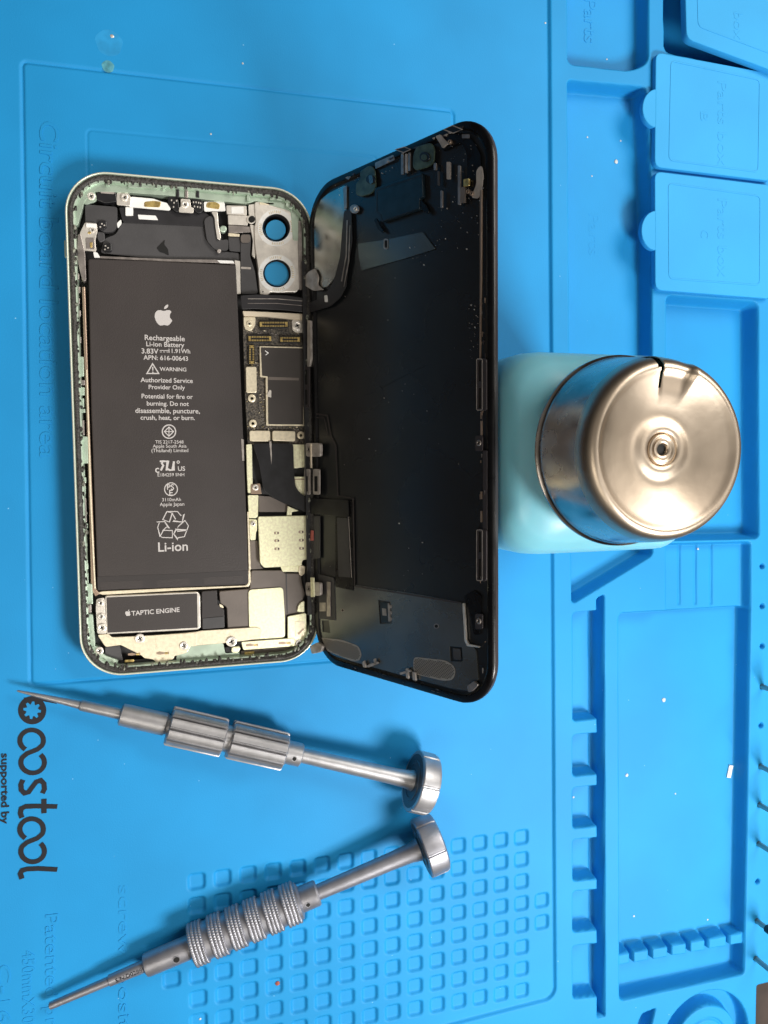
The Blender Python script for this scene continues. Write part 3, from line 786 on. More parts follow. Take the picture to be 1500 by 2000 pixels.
plate('flex_crease', [(471, 521), (490, 522), (490, 526), (471, 525)], 4.56, .1, m_clip, PH, .1, 0)
plate('tray_lip', [(196, 500), (330, 506), (420, 507), (459, 511), (459, 516), (415, 513), (330, 511), (195, 504)], 4.9, .6, m_bar, PH, .2)
plate('tray_lip', [(458, 508), (469, 510), (470, 574), (463, 574), (460, 518)], 5.1, .6, m_steel, PH, .2)
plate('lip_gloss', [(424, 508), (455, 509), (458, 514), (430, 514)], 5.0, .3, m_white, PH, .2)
# side button assembly, upper left
plate('button_bracket', [(166, 434), (189, 436), (190, 451), (186, 470), (188, 491), (166, 489), (155, 488), (156, 455)], 5.5, .7, m_steel, PH, .5)
plate('bracket_block', [(168, 436), (188, 437), (187, 445), (168, 443)], 6.0, .6, m_white, PH, .3)
plate('bracket_label', [(167, 464), (184, 464), (185, 487), (168, 486)], 5.62, .12, m_bar, PH, .2)
plate('gold_smudge', [(172, 452), (178, 452), (177, 457), (171, 456)], 5.62, .12, m_gold, PH, .2)
plate('gold_smudge', [(175, 474), (180, 473), (180, 484), (176, 483)], 5.75, .08, m_gold, PH, .2)
plate('black_clip', [(191, 431), (208, 431), (209, 443), (203, 449), (192, 447)], 5.4, 1.4, m_black, PH, .5, .2)
plate('black_clip', [(201, 476), (218, 475), (218, 491), (202, 491)], 5.2, 1.4, m_black, PH, .5, .2)
for x_, y_ in ((199, 437), (204, 440), (196, 443), (206, 480), (211, 484), (205, 487)): plate('bright_contact', rect(x_ - 1.5, y_ - 1.2, x_ + 1.5, y_ + 1.2), 5.6, .25, m_steel, PH, .1, 0)
plate('slider_block', [(190, 452), (204, 454), (205, 470), (195, 474), (190, 466)], 4.8, 1., m_gray, PH, .6, .2)
plate('lower_foot', [(182, 492), (190, 493), (196, 503), (184, 503)], 5.0, .8, m_white, PH, .3)
for x_, y_, r_ in ((178, 383, 7.5), (243, 385, 7), (361, 399, 7), (180, 449, 5)): screw('screw', x_, y_, 5.75, r_)

# left rail: bronze strip, mint blocks, dark gaps
plate('rail_plate', [(152, 458), (157, 456), (166, 495), (168, 548), (162, 550), (156, 530), (150, 500)], 5.6, 2.5, m_bar, frame, .3)
plate('rail_plate', [(159, 500), (166, 500), (167, 545), (160, 548)], 5.4, 2.0, m_cream, frame, .3)
plate('bronze_strip', [(160, 560), (166, 560), (176, 860), (187, 1150), (195, 1160), (186, 1165), (178, 1150), (172, 920), (165, 720)], 5.6, 2.2, m_brown, frame, .2, .2)
plate('pale_strip', [(168, 722), (170, 722), (180, 1010), (187, 1150), (184, 1150), (175, 960)], 6.0, 1.6, m_cream, frame, .1)
yr = [(533, 545, 140, 146), (553, 562, 140, 148), (575, 600, 141, 147), (620, 634, 141, 150), (640, 660, 142, 147), (672, 690, 143, 149), (696, 735, 149, 163), (742, 752, 150, 166), (752, 800, 152, 155), (758, 766, 153, 160), (798, 806, 153, 166), (820, 850, 151, 164), (852, 905, 152, 171), (916, 930, 155, 165), (934, 970, 157, 165), (972, 1020, 157, 168), (1022, 1032, 159, 171), (1040, 1068, 160, 163), (1060, 1068, 161, 170), (1078, 1092, 160, 168), (1100, 1112, 161, 172), (1118, 1140, 163, 172), (1140, 1180, 166, 180), (1180, 1197, 164, 178)]
for i, (ya, yb, xa, xb) in enumerate(yr):
    plate('rail_block', [(xa, ya), (xb, ya + .5), (xb + (yb - ya) * .03, yb), (xa + (yb - ya) * .03, yb)], 6.1 + .3 * (i % 3 - 1), 2.4, m_mint if i % 4 != 3 else m_bar, frame, .25, .15)
for ya, yb, xa, xb in ((756, 772, 156, 165), (778, 796, 156, 164), (932, 944, 157, 168), (948, 966, 161, 167), (1030, 1046, 160, 169), (1070, 1078, 162, 170), (1093, 1101, 163, 171), (600, 612, 142, 150), (655, 668, 146, 152)):
    plate('rail_block', rect(xa, ya, xb, yb), 5.9, 2.0, m_mint, frame, .3, .15)
for ya, xa in ((540, 152), (566, 154), (588, 153), (612, 155), (648, 153), (664, 156), (770, 157), (786, 156), (1050, 166), (1074, 165)):
    plate('rail_contact', rect(xa - 2.5, ya - 6, xa + 2.5, ya + 6), 5.3, 1.5, m_bar, frame, .2, .1)
plate('red_dot', circ(161, 1141, 3.6, 14), 6.9, .5, m_red, frame, 0, .1)

# battery
bat = plate('battery', [(172, 505), (300, 509), (461, 517), (473, 800), (487, 1141), (340, 1147), (191, 1153), (178, 800)], 5.4, 3.6, m_batt, PH, .9, .35)
plate('end_flap', [(190, 1126), (340, 1121), (485, 1114), (487, 1141), (340, 1147), (191, 1153)], 5.46, .2, m_battflap, bat, .3, .05)
for x0, x1, y0, y1 in ((196, 279, 1137, 1152), (306, 370, 1133, 1147), (398, 475, 1128, 1142)):
    plate('flap_tab', [(x0, y0), (x1, y0 - 4), (x1, y1 - 4), (x0, y1)], 5.5, .1, m_batt, bat, .5, 0)
def cen_text(body, cx, cy, wpx, hpx=None, z=5.4, bold=.01, mirror=False, ext=.03, slope=0.0, fr=FLAT):
    V_, F_ = text_geo(body, 1., .001, bold); V_ = V_.copy()
    wx = V_[:, 0].max() - V_[:, 0].min(); V_[:, 0] -= (V_[:, 0].max() + V_[:, 0].min()) / 2
    a_ = U(cx - wpx / 2, cy, z); b_ = U(cx + wpx / 2, cy, z); c_ = U(cx, cy, z); Lw = np.linalg.norm(b_ - a_)
    k = Lw / wx; ky = k
    if hpx:
        ky = np.linalg.norm(U(cx, cy + hpx, z) - c_) / .72
    yc = .36
    o_ = np.zeros_like(V_); o_[:, 0] = V_[:, 0] * k * (-1 if mirror else 1); o_[:, 1] = (V_[:, 1] - yc) * ky
    cs, sn = math.cos(slope), math.sin(slope)
    o_[:, :2] = np.stack([o_[:, 0] * cs - o_[:, 1] * sn, o_[:, 0] * sn + o_[:, 1] * cs], 1) + c_
    o_[:, 2] = z - .01 + (V_[:, 2] > 0) * (ext + .01)
    return o_, F_
def stroke_px(pts, wpx, z, closed=False, ext=.03):
    P = [tuple(U(x, y, z)) for x, y in pts]; V_, F_ = stroke_geo(P, wpx / 6.3, ext, closed); return V_ + np.array([0, 0, z]), F_
lines = [('Rechargeable', 322, 660, 78), ('Li-ion Battery', 323, 672.5, 74), ('3.83V', 293, 685.5, 33), ('11.91Wh', 350.5, 685.5, 42), ('APN: 616-00643', 324, 699, 87), ('WARNING', 338, 721, 52),
         ('Authorized Service', 326, 742.5, 102), ('Provider Only', 326, 756, 71), ('Potential for fire or', 327, 774, 100), ('burning. Do not', 328, 788, 82),
         ('disassemble, puncture,', 328, 802, 126), ('crush, heat, or burn.', 328, 815.5, 106), ('TIS 2217-2548', 331, 863, 55), ('Apple South Asia', 331.5, 871, 66), ('(Thailand) Limited', 332, 879.5, 72),
         ('E184259 SNH', 334, 927, 52), ('3110mAh', 335, 975.5, 37), ('Apple Japan', 336, 984.5, 48), ('Li-ion', 338, 1067, 58), ('c', 307, 916, 8), ('US', 354.5, 915, 14), ('!', 298.5, 722, 2.6),
         ('PS', 333, 951, 14), ('E', 334, 962, 7)]
zt = 5.4
pg = []
for t_ in lines:
    small = t_[0] in ('TIS 2217-2548', 'Apple South Asia', '(Thailand) Limited', 'E184259 SNH', '3110mAh', 'Apple Japan')
    pg.append(cen_text(t_[0], t_[1], t_[2], t_[3], z=zt, bold=.014 if not small else .006))
pg.append(stroke_px([(312, 684.5), (329, 684.5)], 1.2, zt)); 
for q_ in (312, 318.5, 325): pg.append(stroke_px([(q_, 687.5), (q_ + 4, 687.5)], 1.2, zt))
pg.append(stroke_px([(298, 710.5), (287, 729.5), (310, 729.5)], 2.2, zt, True))
pg.append(stroke_px(circ(330, 843, 13, 32), 2.2, zt, True)); pg.append(stroke_px([(330, 834), (339, 843), (330, 852), (321, 843)], 1.8, zt, True))
pg.append(stroke_px([(330, 835), (330, 851)], 1.5, zt)); pg.append(stroke_px([(322, 843), (338, 843)], 1.5, zt))
pg.append(stroke_px(circ(334, 955.5, 12.5, 32), 1.8, zt, True))
# component-recognition mark: mirrored R joined with a U, small ring
pg.append(stroke_px([(314, 919), (319, 909), (316, 905), (318, 901), (328, 901), (325, 919)], 3.6, zt)); pg.append(stroke_px([(327, 901), (326, 915), (331, 918), (337, 918), (340, 901)], 3.8, zt)); pg.append(stroke_px([(312, 901), (330, 901)], 3.2, zt))
pg.append(stroke_px([(339, 901), (340, 919)], 3., zt)); pg.append(stroke_px(circ(348, 902.5, 2.4, 14), 1.6, zt, True))
# recycling arrows in outline
k_ = 1 / 3.845
def cpx(l): return [(230 + x * k_, 580 + y * k_) for x, y in l]
for l_, c_ in (([(338, 1672), (368, 1612), (410, 1622), (388, 1690)], True), ([(372, 1611), (448, 1611), (474, 1642), (498, 1628), (484, 1690), (412, 1682), (434, 1668), (408, 1624)], False),
               ([(292, 1690), (352, 1686), (388, 1742), (366, 1728), (340, 1752), (318, 1800), (300, 1730), (312, 1695)], False), ([(344, 1752), (410, 1754), (410, 1808), (334, 1806), (318, 1796)], True),
               ([(455, 1722), (505, 1678), (530, 1718), (520, 1750), (440, 1746)], True), ([(530, 1722), (500, 1800), (452, 1808), (454, 1824), (420, 1780), (440, 1742), (448, 1760), (520, 1752)], False)):
    pg.append(stroke_px(cpx(l_), 1.7, zt, c_))
apple = [(319, 607.5), (313, 605.5), (307, 606.5), (303, 611), (301.8, 618), (304, 626), (308.5, 633), (313, 636), (317, 635.5), (320.5, 634.5), (324, 635.5), (328, 636), (332.5, 632.5), (337, 625.5), (333, 622.5), (331.3, 618), (332.3, 612.5), (335.5, 609.3), (332, 606), (327, 605.4), (322.5, 607)]
leaf = [(320.5, 604), (320.8, 600), (324, 596), (328.8, 594.3), (328.4, 599), (325, 602.6)]
def mark(cx, cy, s_, z):
    out = []
    for l_ in (apple, leaf):
        P = [tuple(U(cx + (x - 320) * s_, cy + (y - 616) * s_, z)) for x, y in l_]
        out.append(plate_geo([rnd(P, .5 * s_ + .05, 3)], z + .03, .04))
    return out
pg = [(v + np.array([0, 0, .0015 * i]), f) for i, (v, f) in enumerate(pg)]
pg += mark(320, 616, 1.0, zt)
mk('printed_label', merge(pg), m_print, bat)

m_resid = pbr('adhesive_crumbs', (.03, .026, .022), .5, col2=(.32, .33, .27), vscale=1500, bump=.6)
for zone in (0, 1):
    gs = []
    pts_ = rrect(2.3, HW_ - 2.3, -HL + 2.3, -2.3, 10.5, 10)
    for i in range(len(pts_)):
        a_, b_ = np.array(pts_[i]), np.array(pts_[(i + 1) % len(pts_)]); L_ = np.linalg.norm(b_ - a_); t_ = 0
        while t_ < L_:
            if random.random() < .45:
                p_ = a_ + (b_ - a_) * t_ / L_; w_ = random.uniform(.15, .55); h_ = random.uniform(.15, .7); off = np.array([random.uniform(-.35, .5), random.uniform(-.35, .35)]) + (0 if zone == 0 else random.uniform(-.6, .6))
                V_, F_ = lathe_geo([(w_, 0), (w_ * .8, .25), (.001, .34)], 6); V_ = V_ * (1 + .5 * (np.random.rand(len(V_), 3) - .5)); V_[:, 1] *= 1 + h_ * 2
                gs.append((V_ + np.array([p_[0] + off[0], p_[1] + off[1], 7.0 if zone == 0 else 7.3]), F_))
            t_ += random.uniform(.5, 1.6) * (1 if zone == 0 else 3.5)
    rs_ = mk('adhesive_residue', merge(gs), m_resid if zone else m_gasket, frame, 60)
# camera module
ZC = 5.6
plate('camera_module', [(497, 394), (558, 395), (560, 404), (576, 410), (580, 424), (586, 562), (580, 570), (540, 571), (528, 570), (524, 577), (508, 575), (504, 520), (498, 480), (497, 442), (500, 432), (498, 418)], ZC, 3.0, m_steel, PH, .8, .15,
      holes=(circ(539.5, 445, 27, 36), circ(541, 534, 27, 36)))
cmod = [o_ for o_ in PH.children if o_.name.startswith('camera_module')][0]
def tube(cx, cy, rp, fx, fy, rb, name):
    ct = U(cx, cy, ZC); cb = U(fx, fy, .6); kt = np.linalg.norm(U(cx, cy + 10, ZC) - ct) / 10 * rp
    V_ = []; F_ = []; n = 40; pf = [(ct, kt + .05, ZC - .05), (ct, kt - .5, ZC - .6), ((ct * .5 + cb * .5), kt * .5 + rb * .5 + .3, 3.2), (cb, rb + .35, 1.8), (cb, rb, .7)]
    for c_, r_, z_ in pf:
        for i in range(n): a_ = 2 * math.pi * i / n; V_.append((c_[0] + r_ * math.cos(a_), c_[1] + r_ * math.sin(a_), z_))
    for k in range(len(pf) - 1):
        for i in range(n): j = (i + 1) % n; F_.append((k * n + i, k * n + j, (k + 1) * n + j, (k + 1) * n + i))
    mk(name, (np.array(V_), F_), m_black, cmod, 40)
tube(539.5, 445, 27, 538, 451, 2.75, 'lens_well'); tube(541, 534, 27, 540, 537, 3.6, 'lens_well')
m_litmat = pbr('lit_mat_blue', (.03, .30, .60), .3)  # blue of the lit mat as it would show through the lens wells
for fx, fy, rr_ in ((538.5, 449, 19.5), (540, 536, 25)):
    plate('mat_view_disc', circ(fx, fy, rr_, 28), 4.3, .2, m_litmat, cmod, 0, 0)  # added disc standing in for the bright mat below, not a phone part
for cx, cy in ((539.5, 445), (541, 534)):
    loops = [[tuple(U(*p, ZC)) for p in circ(cx, cy, 36, 40)], [tuple(U(*p, ZC)) for p in circ(cx, cy, 27.3, 36)]]
    mk('engraved_ring', plate_geo(loops, ZC + .06, .1, 0), m_white, cmod)
    tk = []
    for k in range(56):
        a_ = 2 * math.pi * k / 56
        if (k % 14) in (5, 6, 7, 8, 9, 4, 3): tk.append(stroke_px([(cx + 29 * math.cos(a_ + .8), cy + 29 * math.sin(a_ + .8)), (cx + 34 * math.cos(a_ + .8), cy + 34 * math.sin(a_ + .8))], .9, ZC + .07, ext=.02))
    mk('ring_ticks', merge(tk), m_gold, cmod)
plate('camera_rail', [(583, 430), (589, 432), (591, 520), (590, 566), (585, 566), (582, 480)], 6.0, 1.0, m_bar, cmod, .3)
plate('camera_tab', [(507, 395), (535, 396), (535, 400), (507, 399)], ZC + .2, .3, m_cream, cmod, .2)
plate('bore', circ(492, 428, 6.5, 18), 5.5, .3, m_hole, cmod, 0, 0); plate('bore_collar', circ(491, 428, 9, 18), 5.3, .8, m_steel, cmod, 0, .1)
plate('side_flange', [(485, 400), (498, 398), (499, 424), (486, 420)], 5.2, 1.0, m_steel, PH, .5); plate('side_flange', [(488, 438), (497, 440), (500, 490), (498, 505), (492, 498), (494, 470)], 5.0, 1.0, m_steel, PH, .4)
screw('screw', 513, 570, ZC + .1, 4, cmod)

# black flex crossing to the screen and foam strip
plate('screen_flex', [(470, 577), (500, 575), (560, 577), (603, 583), (603, 611), (560, 606), (500, 603), (472, 604)], 6.6, .25, m_flex, PH, .5, .1)
sfx = [o_ for o_ in PH.children if o_.name.startswith('screen_flex')][0]
plate('flex_seam', [(484, 583), (540, 583), (598, 588), (598, 589), (540, 584.2), (484, 584.2)], 6.66, .08, m_clip, sfx, 0, 0); plate('flex_seam', [(484, 592), (540, 592), (598, 597), (598, 598), (540, 593), (484, 593)], 6.66, .08, m_bar, sfx, 0, 0)
plate('foam_strip', [(474, 607), (520, 609), (596, 613), (596, 626), (520, 618), (476, 617)], 5.6, 1.4, m_foam, PH, .3, .15)

# circuit board
ZL = 4.4
brd = plate('logic_board', [(474, 617), (597, 622), (598, 760), (601, 868), (484, 869), (478, 760)], ZL, .8, m_pcb, PH, .4)
plate('screw_boss', [(476, 619), (499, 619), (499, 634), (494, 643), (487, 647), (479, 643), (476, 634)], ZL + .5, .6, m_cream, brd, .5)
plate('screw_boss', [(570, 626), (578, 622), (596, 623), (597, 649), (580, 650), (571, 644)], ZL + .5, .6, m_steel, brd, .5)
screw('screw', 487, 632, ZL + .6, 5.5, brd, m_cream); screw('screw', 581, 636, ZL + .7, 9.5, brd)
def connector(x0, y0, x1, y1, vert=False):
    b_ = plate('connector', rect(x0, y0, x1, y1), ZL + .9, .9, m_black, brd, .2, .06)
    gs = []
    n = int(((y1 - y0) if vert else (x1 - x0)) / 3.2)
    for k in range(n):
        for s_ in (.18, .82):
            if vert: cx, cy = x0 + (x1 - x0) * (.25 if s_ < .5 else .75), y0 + (k + .5) * (y1 - y0) / n
            else: cx, cy = x0 + (k + .5) * (x1 - x0) / n, y0 + (y1 - y0) * (.28 if s_ < .5 else .72)
            c_ = U(cx, cy, ZL + .9); gs.append(box_geo(c_[0] - .16 - .1 * vert, c_[0] + .16 + .1 * vert, c_[1] - .26 + .1 * vert, c_[1] + .26 - .1 * vert, ZL + .5, ZL + 1.02))
    for ex in (0, 1):
        c_ = U(x0 + 2.5 if not ex else x1 - 2.5, (y0 + y1) / 2, ZL + .9) if not vert else U((x0 + x1) / 2, y0 + 3 if not ex else y1 - 3, ZL + .9)
        gs.append(box_geo(c_[0] - .35, c_[0] + .35, c_[1] - .7 + .3 * vert, c_[1] + .7 - .3 * vert, ZL + .5, ZL + 1.05))
    mk('contact_row', merge(gs), m_gold, brd)
for c_ in ((507, 626, 562, 641, False), (485, 654, 530, 669, False), (547, 656, 586, 670, False), (485, 674, 498, 711, True)): connector(*c_)
chip = plate('main_shield', [(507, 676), (594, 678), (596, 832), (520, 831), (519, 737), (508, 736)], ZL + .9, .9, m_cream, brd, .2)
plate('shield_sticker', [(509.5, 678.5), (592, 680.5), (592, 829), (524, 828.5), (523, 735), (512, 734)], ZL + 1.0, .12, m_chip, brd, .3, 0)
plate('sticker_fold', [(524, 736), (584, 738), (584, 743), (524, 742)], ZL + 1.04, .05, m_warmgray, brd, .1, 0)
mk('arrow_mark', merge([stroke_px([(517.5, 685), (524, 689.5), (519, 693.5)], 1.6, ZL + 1.0)]), m_white, brd)
plate('torn_tab', [(521, 770), (527, 761), (530, 763), (530, 776), (524, 775)], ZL + 1.2, .2, m_steel, brd, .2)
for p_ in ([(480, 716), (501, 716), (502, 767), (481, 767)], [(487, 841), (528, 841), (528, 862), (488, 862)], [(532, 841), (577, 842), (577, 862), (532, 861)]):
    plate('shield_can', p_, ZL + 1.3, 1.2, m_cream, brd, .7, .2)
for x_, y_ in ((492, 778), (494, 827), (588, 850)):
    c_ = U(x_, y_, ZL + .6); V_, F_ = lathe_geo([(1.25, -.6), (1.25, .05), (1.1, .15), (.55, .15), (.45, 0), (.42, -.4)], 20); mk('standoff', (V_ + np.array([c_[0], c_[1], ZL + .6]), F_[:-1]), m_cream, brd, 40)
for i in range(95):                                           # tiny surface-mount parts
    x_ = random.uniform(481, 597); y_ = random.choice([random.uniform(644, 654), random.uniform(640, 735), random.uniform(770, 838), random.uniform(832, 840)])
    if 505 < x_ and 674 < y_ < 834: x_ = random.uniform(503, 516) if y_ > 740 else random.uniform(499, 505)
    w_, h_ = random.choice([(1.6, .9), (.9, 1.6), (1.3, 1.3), (2.4, 1.2)])
    c_ = U(x_, y_, ZL); mk('chip_component', box_geo(c_[0] - w_ * .12, c_[0] + w_ * .12, c_[1] - h_ * .12, c_[1] + h_ * .12, ZL - .05, ZL + .3), random.choice([m_conn, m_bar, m_bar, m_cream, m_black]), brd)

# lower right cluster
plate('lower_tray', [(480, 866), (603, 868), (604, 1240), (560, 1250), (486, 1230)], 2.9, .8, m_floor, PH, .3)
plate('pink_foam', [(505, 968), (528, 970), (562, 986), (560, 1000), (506, 1000)], 4.0, .8, m_warmgray, PH, .3)
plate('pink_foam', [(488, 1056), (503, 1056), (508, 1105), (514, 1111), (490, 1112)], 4.0, .8, m_warmgray, PH, .3)
plate('long_flange', [(481, 868), (492, 867), (493, 920), (494, 963), (484, 963), (482, 920)], 5.4, 1.4, m_sim, PH, .4, .15)
plate('long_flange', [(484, 967), (505, 967), (504, 1008), (500, 1012), (486, 1012)], 5.4, 1.4, m_sim, PH, .4, .15)
plate('tan_tab', [(490, 946), (508, 944), (511, 965), (490, 965)], 5.6, .5, m_brown, PH, .4)
plate('small_flange', [(487, 1014), (502, 1015), (502, 1036), (500, 1040), (499, 1055), (489, 1055)], 5.3, 1.2, m_sim, PH, .4)
plate('edge_strip', [(483, 1000), (486, 1000), (490, 1112), (486, 1113)], 5.8, 2.0, m_cream, PH, .1)
plate('edge_strip', [(471, 857), (476, 858), (477, 900), (473, 900)], 5.6, 1.6, m_clip, PH, .1)
plate('edge_strip', [(485, 1113), (489, 1113), (490, 1136), (486, 1146), (340, 1154), (200, 1162), (190, 1158), (200, 1155), (340, 1148.5), (480, 1143.5), (485, 1138)], 5.6, 1.6, m_cream, PH, .3, .15)
plate('bright_block', [(571, 868), (600, 868), (600, 912), (574, 915)], 5.3, 1.6, m_sim, PH, .4, .15)
plate('bright_block', [(574, 931), (597, 931), (597, 972), (580, 962), (577, 950)], 5.1, 1.4, m_sim, PH, .3, .15)
plate('block_seam', [(574, 935), (597, 935), (597, 937), (574, 937)], 5.15, .1, m_brown, PH, 0, 0)
plate('dock_flex', [(494, 866), (573, 866), (574, 915), (577, 950), (588, 965), (606, 973), (606, 1006), (585, 994), (556, 984), (532, 972), (514, 955), (506, 905)], 6.2, .3, m_black, PH, 1.2, .1)
plate('flex_split', [(526, 862), (530, 862), (531, 890), (530, 908)], 6.28, .1, m_clip, PH, .05, 0)
sim = plate('card_reader_shield', [(504, 1009), (600, 1007), (603, 1092), (590, 1095), (590, 1105), (516, 1109), (508, 1100)], 5.9, 1.6, m_sim, PH, .6, .2)
for x_, y_ in ((540, 1041), (540.5, 1056), (541, 1072), (588, 1039), (588.5, 1055), (589, 1071)):
    plate('contact_slot', rnd([(x_ - 5, y_ - 2.6), (x_ + 5, y_ - 2.6), (x_ + 5, y_ + 2.6), (x_ - 5, y_ + 2.6)], 2.4), 5.93, .05, m_brown, sim, 0, 0)
    plate('contact_slot', rect(x_ - 1.2, y_ - 1.8, x_ + 1.4, y_ + 1.8), 5.98, .05, m_sim, sim, 0, 0); plate('contact_slot', circ(x_ + 3.1, y_, 1.4, 10), 5.98, .05, m_hole, sim, 0, 0)
plate('shield_tab', [(548, 1107), (590, 1105), (590, 1117), (552, 1117)], 5.3, .8, m_sim, PH, .3, .1)
plate('shield_tab', [(584, 1105), (596, 1105), (596, 1120), (588, 1126), (583, 1118)], 5.6, 1.2, m_cream, PH, .6, .15)
plate('shield_tab', [(562, 988), (584, 998), (570, 1000), (570, 1008), (560, 1008)], 5.2, .8, m_sim, PH, .3, .1)
plate('speaker_box', [(491, 1114), (552, 1114), (556, 1120), (588, 1120), (590, 1140), (596, 1160), (590, 1176), (592, 1198), (560, 1201), (557, 1244), (445, 1231), (443, 1186), (430, 1178), (428, 1155), (488, 1150)], 4.6, 2.6, m_warmgray, PH, .6, .25)
plate('speaker_rib', [(558, 1120), (560, 1120), (562, 1198), (560, 1198)], 4.72, .15, m_gray, PH, 0, 0)
plate('battery_plug', [(394, 1155), (424, 1153), (425, 1180), (438, 1190), (439, 1226), (394, 1229)], 4.9, 1.6, m_battflap, PH, .5, .2)
plate('plug_step', [(396, 1208), (437, 1204), (438, 1226), (396, 1229)], 5.1, .3, m_gray, PH, .3)
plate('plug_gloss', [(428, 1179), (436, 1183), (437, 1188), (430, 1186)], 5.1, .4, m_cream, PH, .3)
plate('speaker_plate', [(485, 1152), (553, 1147), (556, 1200), (557, 1246), (487, 1250)], 5.1, .35, m_sim, PH, 1.3, .1)
plate('right_bracket', [(562, 1204), (598, 1197), (600, 1262), (586, 1268), (576, 1262), (576, 1247), (562, 1248)], 5.7, .7, m_sim, PH, .6, .15)
plate('bracket_step', [(576, 1214), (595, 1213), (594, 1242), (577, 1244)], 5.85, .3, m_cream, PH, .4)
plate('scratch', [(581, 1238), (592, 1228), (594, 1229), (584, 1240)], 6.02, .05, m_brown, PH, 0, 0)
plate('half_moon', [(580, 1195), (582, 1184), (588, 1176), (595, 1173), (595, 1196)], 5.3, .9, m_sim, PH, .5, .15)
lowb = plate('lower_bracket', [(190, 1240), (212, 1238), (218, 1245), (300, 1241), (366, 1236), (384, 1234), (392, 1232), (500, 1225), (510, 1228), (511, 1247), (475, 1252), (440, 1256), (372, 1262), (365, 1275), (340, 1282), (338, 1288), (305, 1296), (300, 1288), (282, 1286), (276, 1280), (240, 1262), (236, 1260), (206, 1264)], 5.5, .6, m_cream, PH, .7, .15)
plate('dark_vent', [(205, 1264), (234, 1261), (240, 1290), (206, 1290)], 4.4, .8, m_gray, PH, .4)
plate('lower_strip', [(471, 1254), (575, 1246), (577, 1262), (475, 1270)], 5.9, .7, m_sim, PH, .6, .15)
plate('raised_step', [(302, 1241), (384, 1236), (384, 1262), (306, 1265)], 5.62, .2, m_cream, PH, .4)
for x_, y_ in ((492, 1260), (556, 1256), (262, 1278), (318, 1276)):
    plate('slot_opening', rnd([(x_ - 12, y_ - 1.5), (x_ - 4, y_ - 3), (x_ + 4, y_ - 1), (x_ + 12, y_ - 3), (x_ + 12, y_ + 2), (x_ + 4, y_ + 1), (x_ - 4, y_ + 2.5), (x_ - 12, y_ + 2)], 1.), (5.95 if x_ > 400 else 5.68), .06, m_brown, PH, 0, 0)
    plate('slot_contact', rect(x_ + 4, y_ - 1.6, x_ + 10, y_ + 1.6), (5.99 if x_ > 400 else 5.72), .05, m_gold, PH, .1, 0)
plate('port_block', [(232, 1292), (270, 1288), (345, 1284), (345, 1294), (232, 1302)], 4.6, 1.5, m_black, PH, .3)
plate('port_contact', [(244, 1289), (262, 1288), (262, 1293), (243, 1294)], 5.0, .6, m_gold, PH, .2)
plate('port_block', [(470, 1272), (576, 1262), (576, 1278), (472, 1289)], 4.4, 1.4, m_warmgray, PH, .3)
plate('port_contact', [(478, 1274), (497, 1272), (496, 1278), (478, 1280)], 4.9, .6, m_gold, PH, .2)
plate('white_peg', [(452, 1264), (468, 1262), (470, 1268), (464, 1276), (452, 1275)], 5.8, 1.2, m_sim, PH, .9, .3)
plate('dark_slot', [(440, 1264), (452, 1264), (454, 1278), (440, 1278)], 4.8, .6, m_black, PH, .3)
plate('dark_slot', [(360, 1266), (372, 1262), (372, 1284), (358, 1284)], 4.9, .6, m_black, PH, .3)
plate('right_wall_liner', [(599, 660), (606, 662), (616, 1150), (611, 1250), (604, 1240), (603, 1000)], 6.6, 4.5, m_black, frame, .3)
mk('right_wall_liner', box_geo(HX - 2.35, HX - 1.0, -136, -22, 1.8, 7.25), m_black, frame)
# vibration motor
mot = plate('vibration_motor', [(205, 1164), (386, 1156), (391, 1162), (392, 1226), (386, 1230), (208, 1239)], 5.3, 2.8, m_steel, PH, .6, .25)
plate('motor_label', [(208, 1167), (385, 1159), (386, 1226), (210, 1236)], 5.38, .12, m_batt, mot, .2, 0)
mk('printed_label', merge([cen_text('TAPTIC ENGINE', 304, 1194, 94, z=5.4, bold=.02, slope=0.02)] + mark(250, 1197, .30, 5.4)), m_print, mot)
plate('motor_flange', [(188, 1170), (204, 1167), (208, 1238), (190, 1238), (187, 1190)], 5.4, .8, m_steel, mot, .7)
for x_, y_, r_ in ((196, 1178, 6), (197, 1204, 6), (199, 1226, 8), (273, 1247, 9), (359, 1261, 8), (452, 1253, 10), (194, 1271, 7.5), (584, 1256, 7), (499, 952, 6), (494, 1023, 5)):
    screw('screw', x_, y_, 5.75, r_)

m_window = pbr('window_film', (.12, .15, .16), .22, .6)
# ------------------------------------------------------------------ raised screen
def dpl(name, pts, h, th, mat, parent, r=.4, bev=.05, holes=()): return plate(name, pts, h, th, mat, parent, r, bev, holes, TILT)
SCR = mk('screen_assembly', (TILT.to((g_ := sweep_geo(.2, 75.7, -150.9, 0, 12.4, [(8, -1.9), (1.2, -1.9), (.2, -1.6), (0, -1.0), (0, -.3)]))[0]), g_[1] + []), m_edge, PH, 40)
l_ = rrect(1.4, 75.7 - 1.2, -149.7, -1.2, 11.2, 10)
V_, F_ = plate_geo([rrect(8, 68, -143, -8, 5, 6)], -1.85, .1, 0); mk('cover_glass', (TILT.to(V_), F_), m_glassblk, SCR)
g_ = sweep_geo(.2, 75.7, -150.9, 0, 12.4, [(.0, -.3), (.12, .25), (.4, .45), (1.9, .45), (2.05, .1), (2.3, -.2), (3.0, -.35)]); mk('screen_frame', (TILT.to(g_[0]), g_[1]), m_frame, SCR, 50)
V_, F_ = plate_geo([l_], -.3, .6, 0); mk('back_film', (TILT.to(V_), F_), m_glassblk, SCR)
